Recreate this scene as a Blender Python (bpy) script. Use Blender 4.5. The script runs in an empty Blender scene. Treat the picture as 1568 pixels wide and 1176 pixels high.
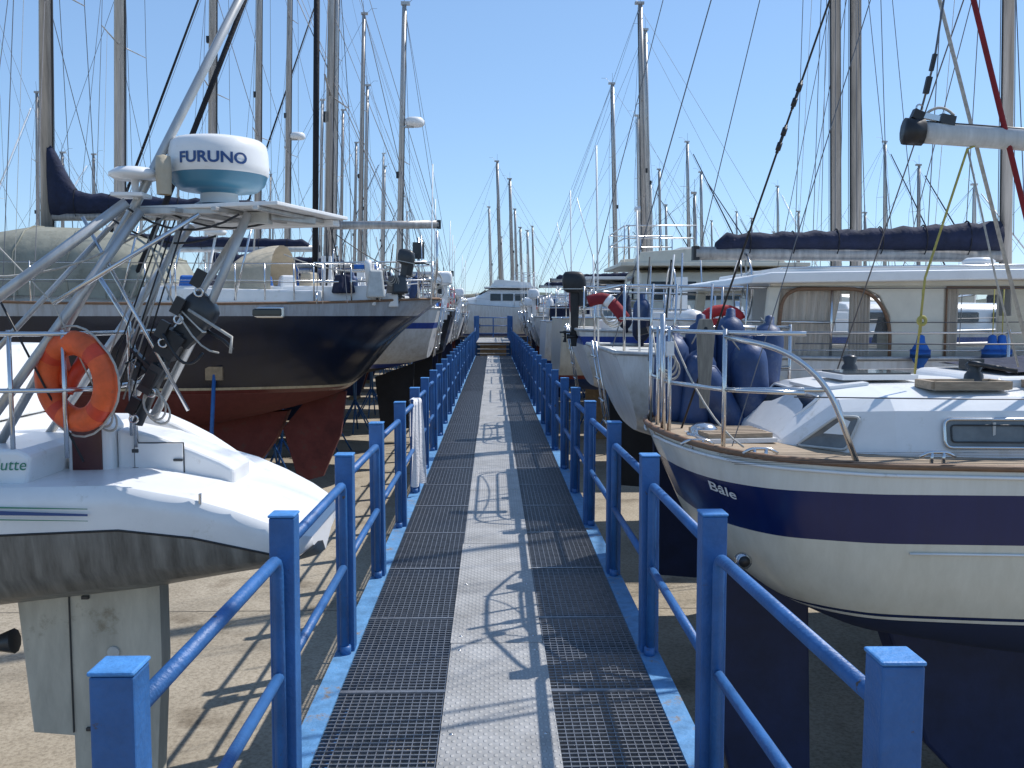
import bpy, bmesh, math, random
import numpy as np
from mathutils import Vector, Matrix
random.seed(7)
R=random.random
def U(a,b): return a+(b-a)*random.random()
scene=bpy.context.scene
GZ=-1.6   # ground level, walkway deck is z=0

# ------------------------------------------------------------ materials
def _nt(name):
    m=bpy.data.materials.new(name); m.use_nodes=True
    nt=m.node_tree; b=nt.nodes['Principled BSDF']
    return m,nt,b
def c4(c): return (c[0],c[1],c[2],1)
def M(name,col,rough=.5,metal=0,var=.15,scale=6,bump=0,bscale=40,col2=None,stretch=(1,1,1),alpha=1,coat=0,grime=None):
    m,nt,b=_nt(name); N=nt.nodes; L=nt.links
    tc=N.new('ShaderNodeTexCoord'); mp=N.new('ShaderNodeMapping'); mp.inputs['Scale'].default_value=stretch
    L.new(tc.outputs['Object'],mp.inputs['Vector'])
    n=N.new('ShaderNodeTexNoise'); n.inputs['Scale'].default_value=scale; n.inputs['Detail'].default_value=6
    n.inputs['Roughness'].default_value=.65
    L.new(mp.outputs[0],n.inputs['Vector'])
    cr=N.new('ShaderNodeValToRGB'); cr.color_ramp.elements[0].position=.3; cr.color_ramp.elements[1].position=.7
    a=col if col2 is None else col2
    cr.color_ramp.elements[0].color=c4([x*(1-var) for x in a]); cr.color_ramp.elements[1].color=c4([min(1,x*(1+var)) for x in col])
    L.new(n.outputs['Fac'],cr.inputs[0]); out=cr.outputs[0]
    if grime:
        g=N.new('ShaderNodeTexNoise'); g.inputs['Scale'].default_value=grime[1]; g.inputs['Detail'].default_value=10; g.inputs['Roughness'].default_value=.75
        L.new(tc.outputs['Object'],g.inputs['Vector'])
        gr=N.new('ShaderNodeMapRange'); gr.inputs[1].default_value=grime[2]; gr.inputs[2].default_value=grime[2]+(.05 if len(grime)<4 else grime[3]); L.new(g.outputs['Fac'],gr.inputs[0])
        gm=N.new('ShaderNodeMix'); gm.data_type='RGBA'; L.new(gr.outputs[0],gm.inputs[0]); L.new(out,gm.inputs[6]); gm.inputs[7].default_value=c4(grime[0]); out=gm.outputs[2]
    L.new(out,b.inputs['Base Color'])
    b.inputs['Roughness'].default_value=rough; b.inputs['Metallic'].default_value=metal
    b.inputs['Alpha'].default_value=alpha
    b.inputs['Coat Weight'].default_value=coat
    if bump:
        n2=N.new('ShaderNodeTexNoise'); n2.inputs['Scale'].default_value=bscale; n2.inputs['Detail'].default_value=4
        L.new(mp.outputs[0],n2.inputs['Vector'])
        bp=N.new('ShaderNodeBump'); bp.inputs['Strength'].default_value=bump; bp.inputs['Distance'].default_value=.02
        L.new(n2.outputs['Fac'],bp.inputs['Height']); L.new(bp.outputs[0],b.inputs['Normal'])
    return m
def bands(name,stops,rough=.28,var=.14):
    m,nt,b=_nt(name); N=nt.nodes; L=nt.links
    tc=N.new('ShaderNodeTexCoord'); sx=N.new('ShaderNodeSeparateXYZ'); L.new(tc.outputs['Object'],sx.inputs[0])
    mr=N.new('ShaderNodeMapRange'); mr.inputs[1].default_value=-2; mr.inputs[2].default_value=3
    L.new(sx.outputs['Z'],mr.inputs[0])
    cr=N.new('ShaderNodeValToRGB'); cr.color_ramp.interpolation='CONSTANT'
    e=cr.color_ramp.elements
    while len(e)>1: e.remove(e[-1])
    e[0].position=0; e[0].color=c4(stops[0][1])
    for z,c in stops[1:]:
        k=e.new((z+2)/5); k.color=c4(c)
    L.new(mr.outputs[0],cr.inputs[0])
    mp=N.new('ShaderNodeMapping'); mp.inputs['Scale'].default_value=(5,5,.7); L.new(tc.outputs['Object'],mp.inputs['Vector'])
    n=N.new('ShaderNodeTexNoise'); n.inputs['Scale'].default_value=2.2; n.inputs['Detail'].default_value=8; n.inputs['Roughness'].default_value=.7
    L.new(mp.outputs[0],n.inputs['Vector'])
    c2=N.new('ShaderNodeValToRGB'); c2.color_ramp.elements[0].position=.3; c2.color_ramp.elements[1].position=.62
    c2.color_ramp.elements[0].color=(1-var*2,1-var*2.2,1-var*2.6,1); c2.color_ramp.elements[1].color=(1,1,1,1)
    L.new(n.outputs['Fac'],c2.inputs[0])
    mx=N.new('ShaderNodeMix'); mx.data_type='RGBA'; mx.blend_type='MULTIPLY'; mx.inputs[0].default_value=1
    L.new(cr.outputs[0],mx.inputs[6]); L.new(c2.outputs[0],mx.inputs[7]); L.new(mx.outputs[2],b.inputs['Base Color'])
    rr=N.new('ShaderNodeMapRange'); rr.inputs[1].default_value=stops[1][0]-.01
    rr.inputs[2].default_value=rr.inputs[1].default_value+.02
    rr.inputs[3].default_value=.8; rr.inputs[4].default_value=rough
    L.new(sx.outputs['Z'],rr.inputs[0]); L.new(rr.outputs[0],b.inputs['Roughness'])
    # slight unevenness so reflections wobble like hand-laid gelcoat
    nb=N.new('ShaderNodeTexNoise'); nb.inputs['Scale'].default_value=2.5; nb.inputs['Detail'].default_value=2; L.new(tc.outputs['Object'],nb.inputs['Vector'])
    bp=N.new('ShaderNodeBump'); bp.inputs['Strength'].default_value=.12; bp.inputs['Distance'].default_value=.05; L.new(nb.outputs['Fac'],bp.inputs['Height']); L.new(bp.outputs[0],b.inputs['Normal'])
    return m
blue=M('blue_paint',(.026,.115,.31),.48,0,.22,6,.2,60,grime=((.075,.055,.045),8,.63,.03))
cap=M('blue_paint_lit_top',(.06,.22,.50),.55,0,.25,18,.2,80,grime=((.10,.08,.06),25,.62))  # same blue paint made lighter: sunlight on post tops put into the colour
beam=M('blue_beam_lit',(.10,.25,.45),.6,0,.3,12,.2,60,grime=((.20,.16,.12),6,.56,.08))  # top flange in paler blue, its sunlit look painted into the base colour
galv=M('galvanised_steel',(.20,.21,.23),.42,.5,.3,30)
alu=M('aluminium',(.46,.46,.45),.42,.55,.2,3,0,stretch=(4,4,.4))
mastm=M('mast_aluminium',(.38,.36,.34),.45,.4,.35,3,stretch=(6,6,.35))
mastw=M('mast_white',(.58,.57,.54),.4,0,.2,3,stretch=(6,6,.35))
steel=M('stainless',(.62,.62,.62),.2,.95,.06,10)
wire=M('rigging_wire',(.14,.14,.15),.45,.5,.1,5)
rope=M('rope_white',(.42,.40,.36),.9,0,.25,40)
white=M('gelcoat_white',(.76,.76,.75),.3,0,.07,3,.08,3,grime=((.52,.49,.42),5,.58,.16))
cream=M('gelcoat_cream',(.64,.60,.50),.38,0,.1,3,grime=((.45,.40,.30),5,.60,.14))
greyw=M('deck_grey',(.52,.52,.49),.6,0,.15,12)
black=M('black_rubber',(.015,.015,.017),.45,0,.3,10)
dgrey=M('engine_grey',(.035,.038,.042),.35,0,.25,9)
glass=M('dark_glass',(.02,.028,.035),.06,0,.2,2)
pane=M('grey_pane',(.16,.17,.17),.06,0,.3,5)
teak=M('teak_grey',(.34,.26,.18),.75,0,.3,10,.2,60,stretch=(1,8,8))
teakd=M('teak_rail',(.20,.11,.06),.6,0,.3,10,.1,40,stretch=(1,8,8))
plankm=M('weathered_board',(.20,.19,.165),.85,0,.3,8,.2,50,stretch=(8,8,1))
navyc=M('canvas_navy',(.010,.015,.042),.85,0,.35,7,.7,14)
blackc=M('canvas_black',(.012,.012,.016),.85,0,.3,7,.5,25)
tentc=M('canvas_sage',(.25,.25,.205),.9,0,.2,3,.6,8,grime=((.16,.155,.12),2.5,.55,.15))
beigec=M('canvas_beige',(.46,.40,.30),.9,0,.15,4,.4,18)
bluec=M('canvas_blue',(.02,.12,.42),.8,0,.2,5,.4,20)
redc=M('canvas_red',(.38,.02,.025),.75,0,.2,6,.3,20)
maroonc=M('canvas_maroon',(.20,.012,.02),.8,0,.2,6,.3,20)
orange=M('orange_buoy',(.72,.11,.025),.6,0,.25,8,.15,50,grime=((.45,.10,.05),7,.60,.1))
orange2=M('orange_buoy_band',(.60,.05,.015),.5,0,.15,14)
fend=M('fender_blue',(.020,.050,.14),.5,0,.3,6,.1,60,grime=((.06,.09,.16),7,.55,.1))
towel=M('towel_cloth',(.72,.72,.74),.95,0,.08,9,.4,60)
keelw=M('keel_primer',(.48,.45,.37),.6,0,.25,3,.1,20,stretch=(2,2,.5),grime=((.28,.24,.17),4,.57,.12))
greya=M('antifoul_grey',(.17,.165,.15),.4,0,.5,4,.1,20,stretch=(4,1,.6))
reda=M('antifoul_red',(.13,.028,.022),.85,0,.4,3,.1,20,grime=((.08,.045,.035),3,.55,.12))
navya=M('antifoul_navy',(.008,.016,.06),.6,0,.3,4,.1,20)
blacka=M('antifoul_black',(.02,.02,.022),.7,0,.3,4,.1,20)
timber=M('timber_block',(.30,.21,.12),.85,0,.3,8,.3,30)
tealm=M('radome_teal',(.06,.20,.30),.35,0,.05,5)
txtblue=M('lettering_blue',(.015,.06,.20),.4,0,.05,5)
txtgreen=M('lettering_green',(.02,.20,.12),.4,0,.05,5)
maroon=M('maroon_panel',(.08,.02,.02),.25,0,.15,5)
bottle=M('smoked_acrylic',(.05,.07,.08),.08,0,.1,4,alpha=.85)
clearg=M('clear_window',(.5,.52,.52),.05,0,.05,2,alpha=.18)
curtain=M('curtain_cloth',(.60,.50,.39),.9,0,.3,3,.3,10,stretch=(14,14,.6))
yellowr=M('rope_yellow',(.40,.35,.10),.9,0,.2,30)

# ------------------------------------------------------------ mesh builder
class MB:
    def __init__(s,f=None): s.v=[];s.f=[];s.m=[];s.s=[];s.mats=[];s.tf=f
    def mi(s,m):
        if m not in s.mats: s.mats.append(m)
        return s.mats.index(m)
    def add(s,vs,fs,m,smooth=False):
        o=len(s.v)
        for p in vs:
            s.v.append(tuple(s.tf(p)) if s.tf else tuple(p))
        i=s.mi(m)
        for f in fs: s.f.append([o+k for k in f]); s.m.append(i); s.s.append(smooth)
    def box(s,c,d,m,rz=0,rx=0,ry=0,tp=(1,1)):
        Mx=Matrix.Translation(c)@Matrix.Rotation(rz,4,'Z')@Matrix.Rotation(ry,4,'Y')@Matrix.Rotation(rx,4,'X')
        vs=[]
        for z in(-.5,.5):
            k=tp if z>0 else(1,1)
            for x,y in((-.5,-.5),(.5,-.5),(.5,.5),(-.5,.5)):
                vs.append(Mx@Vector((x*d[0]*k[0],y*d[1]*k[1],z*d[2])))
        s.add(vs,[(0,3,2,1),(4,5,6,7),(0,1,5,4),(1,2,6,5),(2,3,7,6),(3,0,4,7)],m)
    def tube(s,pts,r,m,n=8,r2=None,closed=False,flat=1.0):
        P=[Vector(p) for p in pts]; k=len(P)
        T=[]
        for i in range(k):
            a=P[(i-1)%k] if (closed or i>0) else P[i]; b=P[(i+1)%k] if (closed or i<k-1) else P[i]
            t=(b-a); T.append(t.normalized() if t.length>1e-9 else Vector((0,0,1)))
        up=Vector((0,0,1)) if abs(T[0].z)<.9 else Vector((0,1,0))
        u=T[0].cross(up).normalized(); vs=[]
        for i in range(k):
            u=(u-T[i]*u.dot(T[i])).normalized(); w=T[i].cross(u)
            rr=r if r2 is None else r+(r2-r)*i/(k-1)
            for j in range(n):
                a=2*math.pi*j/n; vs.append(P[i]+u*math.cos(a)*rr+w*math.sin(a)*rr*flat)
        fs=[]
        for i in range(k if closed else k-1):
            for j in range(n):
                a=i*n;b=((i+1)%k)*n
                fs.append((a+j,a+(j+1)%n,b+(j+1)%n,b+j))
        if not closed:
            fs.append(tuple(range(n))[::-1]); fs.append(tuple((k-1)*n+j for j in range(n)))
        s.add(vs,fs,m,n>4)
    def grid(s,rows,m,smooth=True,closed=False):
        n=len(rows[0]); vs=[p for r in rows for p in r]; fs=[]
        for i in range(len(rows)-1):
            for j in range(n if closed else n-1):
                fs.append((i*n+j,i*n+(j+1)%n,(i+1)*n+(j+1)%n,(i+1)*n+j))
        s.add(vs,fs,m,smooth)
    def lathe(s,prof,m,c=(0,0,0),mat=None,n=20):
        Mx=Matrix.Translation(c)@(mat or Matrix())
        rows=[[Mx@Vector((r*math.cos(2*math.pi*j/n),r*math.sin(2*math.pi*j/n),z)) for j in range(n)] for r,z in prof]
        s.grid(rows,m,True,True)
    def prism(s,poly,y0,y1,m):
        n=len(poly)
        vs=[(x,y0,z) for x,z in poly]+[(x,y1,z) for x,z in poly]
        fs=[tuple(range(n)),tuple(range(n,2*n))[::-1]]+[(i,i+n,(i+1)%n+n,(i+1)%n) for i in range(n)]
        s.add(vs,fs,m)
    def loftx(s,secs,m,n=10,smooth=True):
        rows=[[(x,cy+ry*math.cos(2*math.pi*j/n),cz+rz*math.sin(2*math.pi*j/n)) for j in range(n)] for x,cy,cz,ry,rz in secs]
        s.grid(rows,m,smooth,True)
        s.add(rows[0],[tuple(range(n))],m); s.add(rows[-1],[tuple(range(n))],m)
    def torus(s,c,R_,r,m,mat=None,n=28,k=10,flat=1,cols=None):
        Mx=Matrix.Translation(c)@(mat or Matrix())
        for i in range(n):
            a0=2*math.pi*i/n;a1=2*math.pi*(i+1)/n
            rows=[]
            for a in(a0,a1):
                rows.append([Mx@Vector(((R_+r*math.cos(2*math.pi*j/k))*math.cos(a),(R_+r*math.cos(2*math.pi*j/k))*math.sin(a),r*flat*math.sin(2*math.pi*j/k))) for j in range(k)])
            s.grid(rows,(cols(i) if cols else m),True,True)
    def obj(s,name,parent=None,bevel=0,seg=2):
        me=bpy.data.meshes.new(name); me.from_pydata(s.v,[],s.f)
        for m in s.mats: me.materials.append(m)
        me.polygons.foreach_set('material_index',s.m); me.polygons.foreach_set('use_smooth',s.s)
        me.update()
        bm=bmesh.new(); bm.from_mesh(me); bmesh.ops.remove_doubles(bm,verts=bm.verts,dist=.0004) ; bmesh.ops.recalc_face_normals(bm,faces=bm.faces); bm.to_mesh(me); bm.free()
        o=bpy.data.objects.new(name,me); scene.collection.objects.link(o)
        if parent: o.parent=parent
        if bevel:
            b=o.modifiers.new('bevel','BEVEL'); b.width=bevel; b.segments=seg; b.limit_method='ANGLE'; b.angle_limit=math.radians(40)
        return o
def empty(name,loc=(0,0,0),rz=0):
    e=bpy.data.objects.new(name,None); e.location=loc; e.rotation_euler=(0,0,rz); e.empty_display_size=.3
    scene.collection.objects.link(e); return e
def fillet(pts,rad,seg=4,closed=False):
    P=[Vector(p) for p in pts]; out=[]; n=len(P)
    for i,p in enumerate(P):
        if not closed and i in(0,n-1): out.append(p); continue
        a=P[i-1];b=P[(i+1)%n]
        ra=min(rad,(a-p).length*.45); rb=min(rad,(b-p).length*.45)
        A=p+(a-p).normalized()*ra;B=p+(b-p).normalized()*rb
        for k in range(seg+1):
            t=k/seg; out.append(A*(1-t)**2+p*2*t*(1-t)+B*t*t)
    return out
def sag(a,b,s=.05,n=8):
    a=Vector(a);b=Vector(b)
    return [a.lerp(b,i/n)-Vector((0,0,s*4*(i/n)*(1-i/n))) for i in range(n+1)]

# ------------------------------------------------------------ hull
def smooth(a,k=2):
    a=np.array(a,float)
    for _ in range(k):
        b=a.copy(); b[1:-1]=(a[:-2]+2*a[1:-1]+a[2:])/4; a=b
    return a
class Hull:
    def __init__(s,tab,rake=.4,N=56,pw=.62,sm=(3,4)):
        L=tab[-1][0]; t=np.linspace(0,1,N)**1.25
        s.x=t*L; T=np.array(tab,float)
        s.b=smooth(np.interp(s.x,T[:,0],T[:,1]),sm[0]); s.s=smooth(np.interp(s.x,T[:,0],T[:,2]),sm[1]); s.k=smooth(np.interp(s.x,T[:,0],T[:,3]),sm[1])
        s.rake=rake; s.L=L; s.pw=pw
    def at(s,x): return (float(np.interp(x,s.x,s.b)),float(np.interp(x,s.x,s.s)),float(np.interp(x,s.x,s.k)))
    def y(s,x,z):
        b,sh,k=s.at(x); f=min(1,max(0,(sh-z)/(sh-k))); return b*math.cos(math.asin(f))**s.pw
    def build(s,mb,mhull,mdeck,mrail,n=12,trans=None,railr=.03):
        rows=[]
        for x,b,sh,k in zip(s.x,s.b,s.s,s.k):
            row=[]
            for j in range(-n,n+1):
                u=abs(j)/n; a=(1-u)*math.pi/2
                f=math.sin(a); z=sh+(k-sh)*f; y=b*max(0,math.cos(a))**s.pw*(1 if j>0 else -1)
                if j==0: y=0
                xx=x+s.rake*f*max(0,1-x/1.6)
                row.append((xx,y,z))
            rows.append(row)
        mb.grid(rows,mhull,True)
        r=rows[0]; h=len(r)
        mb.add([(p[0]+.0006,p[1],p[2]) for p in r],[(i,i+1,h-2-i,h-1-i) for i in range(h//2)],trans or mhull)
        dk=[]
        for x,b,sh in zip(s.x,s.b,s.s):
            w=max(0,b-.012); dk.append([(x+.003,y*w,sh-.03+.05*(1-y*y)) for y in(-1,-.5,0,.5,1)])
        mb.grid(dk,mdeck,True)
        if mrail:
            for sg in(-1,1):
                mb.tube([(x,sg*b,sh+.01) for x,b,sh in zip(s.x,s.b,s.s)],railr,mrail,6)
            mb.tube([(0,-s.b[0],s.s[0]+.01),(0,s.b[0],s.s[0]+.01)],railr,mrail,6)

def std_table(L,B,fb,ts):
    h=B/2
    return [(0,h*ts,fb,.22),(.06*L,h*(ts+(1-ts)*.35),fb-.02,.05),(.18*L,h*(ts+(1-ts)*.8),fb-.04,-.2),(.38*L,h,fb-.03,-.45),(.55*L,h*.98,fb+.02,-.5),
            (.7*L,h*.82,fb+.10,-.45),(.85*L,h*.5,fb+.2,-.25),(.94*L,h*.23,fb+.27,.1),(L,.03,fb+.32,fb+.15)]

# ------------------------------------------------------------ rig, fittings
def rig(mb,mx,zb,H,w,hb,L,zd,boom=None,cover=None,spr=2,wr=.005,radar=None,furl=None,rake=.03,backstay=True,m=None,fore=True,peak=.0,ch=1.0):
    m=m or random.choice([mastm,alu,mastm,mastw])
    top=Vector((mx-rake*H,0,zb+H)); base=Vector((mx,0,zb))
    mb.tube([base,base.lerp(top,.75),top],w/2,m,12,r2=w*.36,flat=.72)
    for dx,dy in((-w*.8,.02),(w*.2,w*.55),(w*.1,-w*.6)):
        mb.tube([base+Vector((dx,dy,.8)),top+Vector((dx*.5,dy*.6,-.1))],wr*.8,rope if dy>0.03 else wire,4)
    mb.tube([base.lerp(top,.02)+Vector((-w*.52,0,0)),base.lerp(top,.97)+Vector((-w*.42,0,0))],w*.07,black,4)
    fr=[.5] if spr==1 else([.36,.68] if spr==2 else[.3,.55,.78])
    tips={}
    for f in fr:
        p=base.lerp(top,f)
        for sg in(-1,1):
            t=p+Vector((-.12,sg*hb*.62*(1-.25*(f>.6)),.05)); tips[(f,sg)]=t
            mb.tube([p,t],.025,m,6,r2=.014,flat=.5)
    mb.box(base.lerp(top,.45)+Vector((w*.5,0,0)),(.08,.1,.16),black)
    for sg in(-1,1):
        cp=Vector((mx-.15,sg*hb*.92,zd)); pts=[cp]+[tips[(f,sg)] for f in fr]+[top-Vector((0,0,.1))]
        mb.tube(pts,wr,wire,4)
        mb.tube([cp,cp.lerp(pts[1],.05)],.014,steel,5)
        for k,f in enumerate(fr):
            mb.tube([Vector((mx-.6+.9*k,sg*hb*.92,zd)),base.lerp(top,f)-Vector((0,0,.06))],wr*.9,wire,4)
    mb.tube([tips[(fr[0],1)].lerp(base.lerp(top,fr[0]),.3),(mx-.2,hb*.8,zd)],wr*.6,rope,4)
    if backstay: mb.tube([(.12,0,zd),top],wr,wire,4)
    if fore:
        mb.tube([(L-.15,0,zd+.2),top-Vector((0,0,.15))],wr,wire,4)
        if furl: mb.tube([Vector((L-.2,0,zd+.6)),Vector((L-.2,0,zd+.6)).lerp(top,.93)],.05,furl,8,r2=.025)
    mb.tube([top,top+Vector((0,.05,.5))],.006,wire,4); mb.tube([top+Vector((-.02,-.06,0)),top+Vector((-.3,-.06,.25)),top+Vector((-.5,-.06,.25))],.006,wire,4)
    mb.box(top+Vector((-.03,0,.04)),(w*1.5,w*.6,.08),m)
    if radar:
        p=base.lerp(top,radar)+Vector((-.32,0,0))
        mb.lathe([(.01,-.08),(.2,-.08),(.25,-.04),(.25,.06),(.2,.12),(.01,.14)],white,p,n=16); mb.box(p+Vector((.2,0,-.1)),(.35,.1,.03),m)
    if boom:
        bl,bz=boom
        e=Vector((mx-bl,0,bz+.02)); g=Vector((mx-w*.6,0,bz))
        mb.tube([g,e],.055,m,10,flat=1.25); mb.box(e,(.06,.09,.14),black)
        mb.tube([e+Vector((.05,0,.05)),top],wr*.8,wire,4)
        mb.tube([e+Vector((.5,0,-.05)),(max(.3,mx-bl+.6),.1,zd)],.008,rope,5)
        mb.tube([e+Vector((.5,0,-.05)),(max(.3,mx-bl+.6),-.1,zd)],.008,rope,5)
        if cover:
            secs=[];n=26
            for i in range(n+1):
                t=i/n; x=mx-.1-(bl-.3)*t
                h=(.085+.07*(1-t)**1.5+.008*math.sin(i*2.3))*ch
                if t<.12: h+=peak*(1-t/.12)
                secs.append((x,.012*math.sin(i*1.9),bz+.06+h*.85,.08+.035*(1-t)+.008*math.sin(i*3.1),h))
            secs[-1]=(secs[-1][0],0,bz+.08,.05,.05)
            mb.loftx(secs,cover,10)
            for i in range(3,n,4): mb.torus((secs[i][0],0,secs[i][2]-.02),secs[i][3]+.004,.006,blackc,Matrix.Scale((secs[i][4]+.03)/(secs[i][3]+.004),4,(0,0,1))@Matrix.Rotation(math.pi/2,4,'Y'),14,4)
def rails(mb,H,x1,zh=.6,xs=1.8,m=None,near=.06,r=.0125):
    m=m or steel
    def P(x,sg,z):
        b,s,k=H.at(x); return Vector((x,sg*max(.05,b-near),s+z))
    for z in(zh,zh*.52):
        mb.tube(fillet([P(xs,-1,z),P(.9,-1,z),P(.08,-1,z),P(.08,1,z),P(.9,1,z),P(xs,1,z)],.22,5),r,m,8)
    for sg in(-1,1):
        for x in(.08,.9,xs): mb.tube([P(x,sg,0),P(x,sg,zh)],r,m,8)
        x=xs
        while x<x1:
            x=min(x+2.0,x1); mb.tube([P(x,sg,0),P(x,sg,zh+.01)],r*.9,m,6)
        st=np.linspace(xs,x1,8)
        for z in(zh,zh*.52): mb.tube([P(a,sg,z) for a in st],.004,wire,4)
def trunk(mb,secs,m):
    rows=[]
    for x,w,z0,h in secs:
        rows.append([(x,-w,z0),(x,-w*.94,z0+h*.8),(x,-w*.84,z0+h*.97),(x,-w*.45,z0+h*1.05),(x,0,z0+h*1.08),(x,w*.45,z0+h*1.05),(x,w*.84,z0+h*.97),(x,w*.94,z0+h*.8),(x,w,z0)])
    mb.grid(rows,m,False)
    for r in(rows[0],rows[-1]): mb.add(r,[tuple(range(9))],m)
def sprayhood(mb,x0,x1,w,zb,h,m):
    rows=[]
    for i in range(7):
        t=i/6; x=x0+(x1-x0)*t; hh=h*math.sqrt(max(.02,1-t**2.2)); ww=w*(1-.12*t)
        rows.append([(x+.02*math.sin(j*2+i),ww*math.copysign(abs(math.cos(math.pi*j/12))**.6,math.cos(math.pi*j/12)),zb+hh*math.sin(math.pi*j/12)**.6) for j in range(13)])
    mb.grid(rows,m,True)
    mb.tube(rows[0],.014,steel,6); mb.tube([Vector(p)+Vector((0,0,.006)) for p in rows[3]],.012,m,6)
def outboard(mb,c,m=None,s=1.0,tilt=0.0):
    m=m or dgrey
    Mx=Matrix.Translation(c)@Matrix.Rotation(tilt,4,'Y')@Matrix.Scale(s,4)
    f=lambda p:Mx@Vector(p)
    def sq(a,p=.55): return math.copysign(abs(a)**p,a)
    rows=[]
    for z,rx,ry,ox in((.0,.11,.085,0),(.04,.16,.11,.0),(.06,.165,.115,0),(.17,.17,.115,-.01),(.25,.15,.105,-.02),(.29,.11,.08,-.03),(.30,.02,.02,-.03)):
        rows.append([f((rx*sq(math.cos(2*math.pi*j/20))-.03+ox,ry*sq(math.sin(2*math.pi*j/20)),z)) for j in range(20)])
    mb.grid(rows,m,True,True)
    def bx(c0,d,mm,tp=(1,1)):
        vs=[]
        for z in(-.5,.5):
            k=tp if z<0 else(1,1)
            for x,y in((-.5,-.5),(.5,-.5),(.5,.5),(-.5,.5)): vs.append(f((c0[0]+x*d[0]*k[0],c0[1]+y*d[1]*k[1],c0[2]+z*d[2])))
        mb.add(vs,[(0,3,2,1),(4,5,6,7),(0,1,5,4),(1,2,6,5),(2,3,7,6),(3,0,4,7)],mm)
    bx((-.03,0,.05),(.345,.237,.012),greyw)
    bx((-.03,0,-.28),(.13,.07,.58),m,(.75,.7)); bx((-.09,0,-.56),(.30,.09,.025),m); bx((-.04,0,-.66),(.12,.03,.2),m,(.6,1))
    bx((.08,0,-.08),(.1,.18,.22),black)
    mb.tube([f((-.14,0,-.62)),f((.08,0,-.62))],.035*s,m,8,r2=.02*s)
    for a in range(3):
        an=a*2.094; mb.tube([f((-.16,0,-.62)),f((-.17,.09*math.cos(an),-.62+.09*math.sin(an)))],.012*s,black,5,r2=.03*s,flat=.3)
    mb.tube([f((.1,0,.05)),f((.3,.03,.1)),f((.42,.03,.1))],.018*s,black,6)
def wheel(mb,c,r=.35):
    Mx=Matrix.Rotation(math.pi/2,4,'Y')
    mb.torus(c,r,.012,steel,Mx,24,6)
    for a in range(5):
        an=a*math.pi*2/5; mb.tube([c,(c[0],c[1]+r*math.cos(an),c[2]+r*math.sin(an))],.007,steel,5)
    mb.box((c[0]+.15,c[1],c[2]-.2),(.16,.2,.75),white)
def fender(mb,c,m=None,r=.1,l=.5,ax=0,ay=0):
    m=m or fend
    mat=Matrix.Rotation(ax,4,'X')@Matrix.Rotation(ay,4,'Y')
    h=l/2
    mb.lathe([(.012,-h-.06),(.03,-h-.05),(.035,-h),(r*.62,-h+.02),(r*.93,-h+.07),(r,-h+.13),(r,h-.13),(r*.93,h-.07),(r*.62,h-.02),(.035,h),(.03,h+.05),(.012,h+.06)],m,c,mat,20)
def coil(mb,c,m=None,r=.11,n=4):
    m=m or rope
    for k in range(n): mb.torus((c[0]+.008*k,c[1]+.01*k,c[2]-.02*k),r+.008*k,.007,m,Matrix.Rotation(math.pi/2+.1*k,4,'X')@Matrix.Rotation(.2*k,4,'Z')@Matrix.Scale(.7,4,(1,0,0)),16,5)
def horseshoe(mb,c,m=None,s=1):
    m=m or redc
    pts=[(c[0],c[1]+.2*s*math.cos(a),c[2]-.26*s*math.sin(a)+.1) for a in np.linspace(-.5,math.pi+.5,14)]
    mb.tube(pts,.065*s,m,8)
def stands(mb,H,zg,xs,m=None):
    m=m or blue
    for x in xs:
        for sg in(-1,1):
            b,s,k=H.at(x); z=k+.45*(s-k); y=sg*(H.y(x,z)+.02)
            mb.tube([(x,y,z),(x,y+sg*.35,zg+.9)],.03,m,6)
            for dx,dy in((-.45,.2),(.45,.2),(0,.9)): mb.tube([(x,y+sg*.35,zg+.9),(x+dx,y+sg*dy,zg+.02)],.022,m,6)
            mb.box((x,y,z),(.25,.06,.2),timber)

WHT=(.72,.72,.70)
def hullcols(kind):
    w=WHT
    K={'white':[(0,(.03,.05,.12)),(-0.02,(.7,.7,.68)),(.03,(.03,.05,.2)),(.11,w)],
       'whiteblue':[(0,(.02,.02,.025)),(.02,(.03,.06,.3)),(.12,w),(.85,(.02,.06,.3)),(.95,w)],
       'navy':[(0,(.13,.028,.022)),(.02,w),(.08,(.012,.018,.045)),(1.1,w)],
       'grey':[(0,(.03,.03,.035)),(.02,(.25,.26,.28)),(.12,(.42,.43,.44))],
       'cream':[(0,(.02,.05,.15)),(.02,(.25,.05,.03)),(.09,(.62,.57,.46))],
       'black':[(0,(.02,.02,.02)),(.02,w),(.08,(.02,.02,.025))],
       'whitered':[(0,(.02,.02,.03)),(.02,(.35,.03,.03)),(.12,w),(.7,(.3,.03,.03)),(.76,w)]}
    return K[kind]
HM={k:bands('hull_'+k,hullcols(k)) for k in('white','whiteblue','navy','grey','cream','black','whitered')}
AF={'white':navya,'whiteblue':blacka,'navy':reda,'grey':blacka,'cream':navya,'black':blacka,'whitered':blacka}

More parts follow.
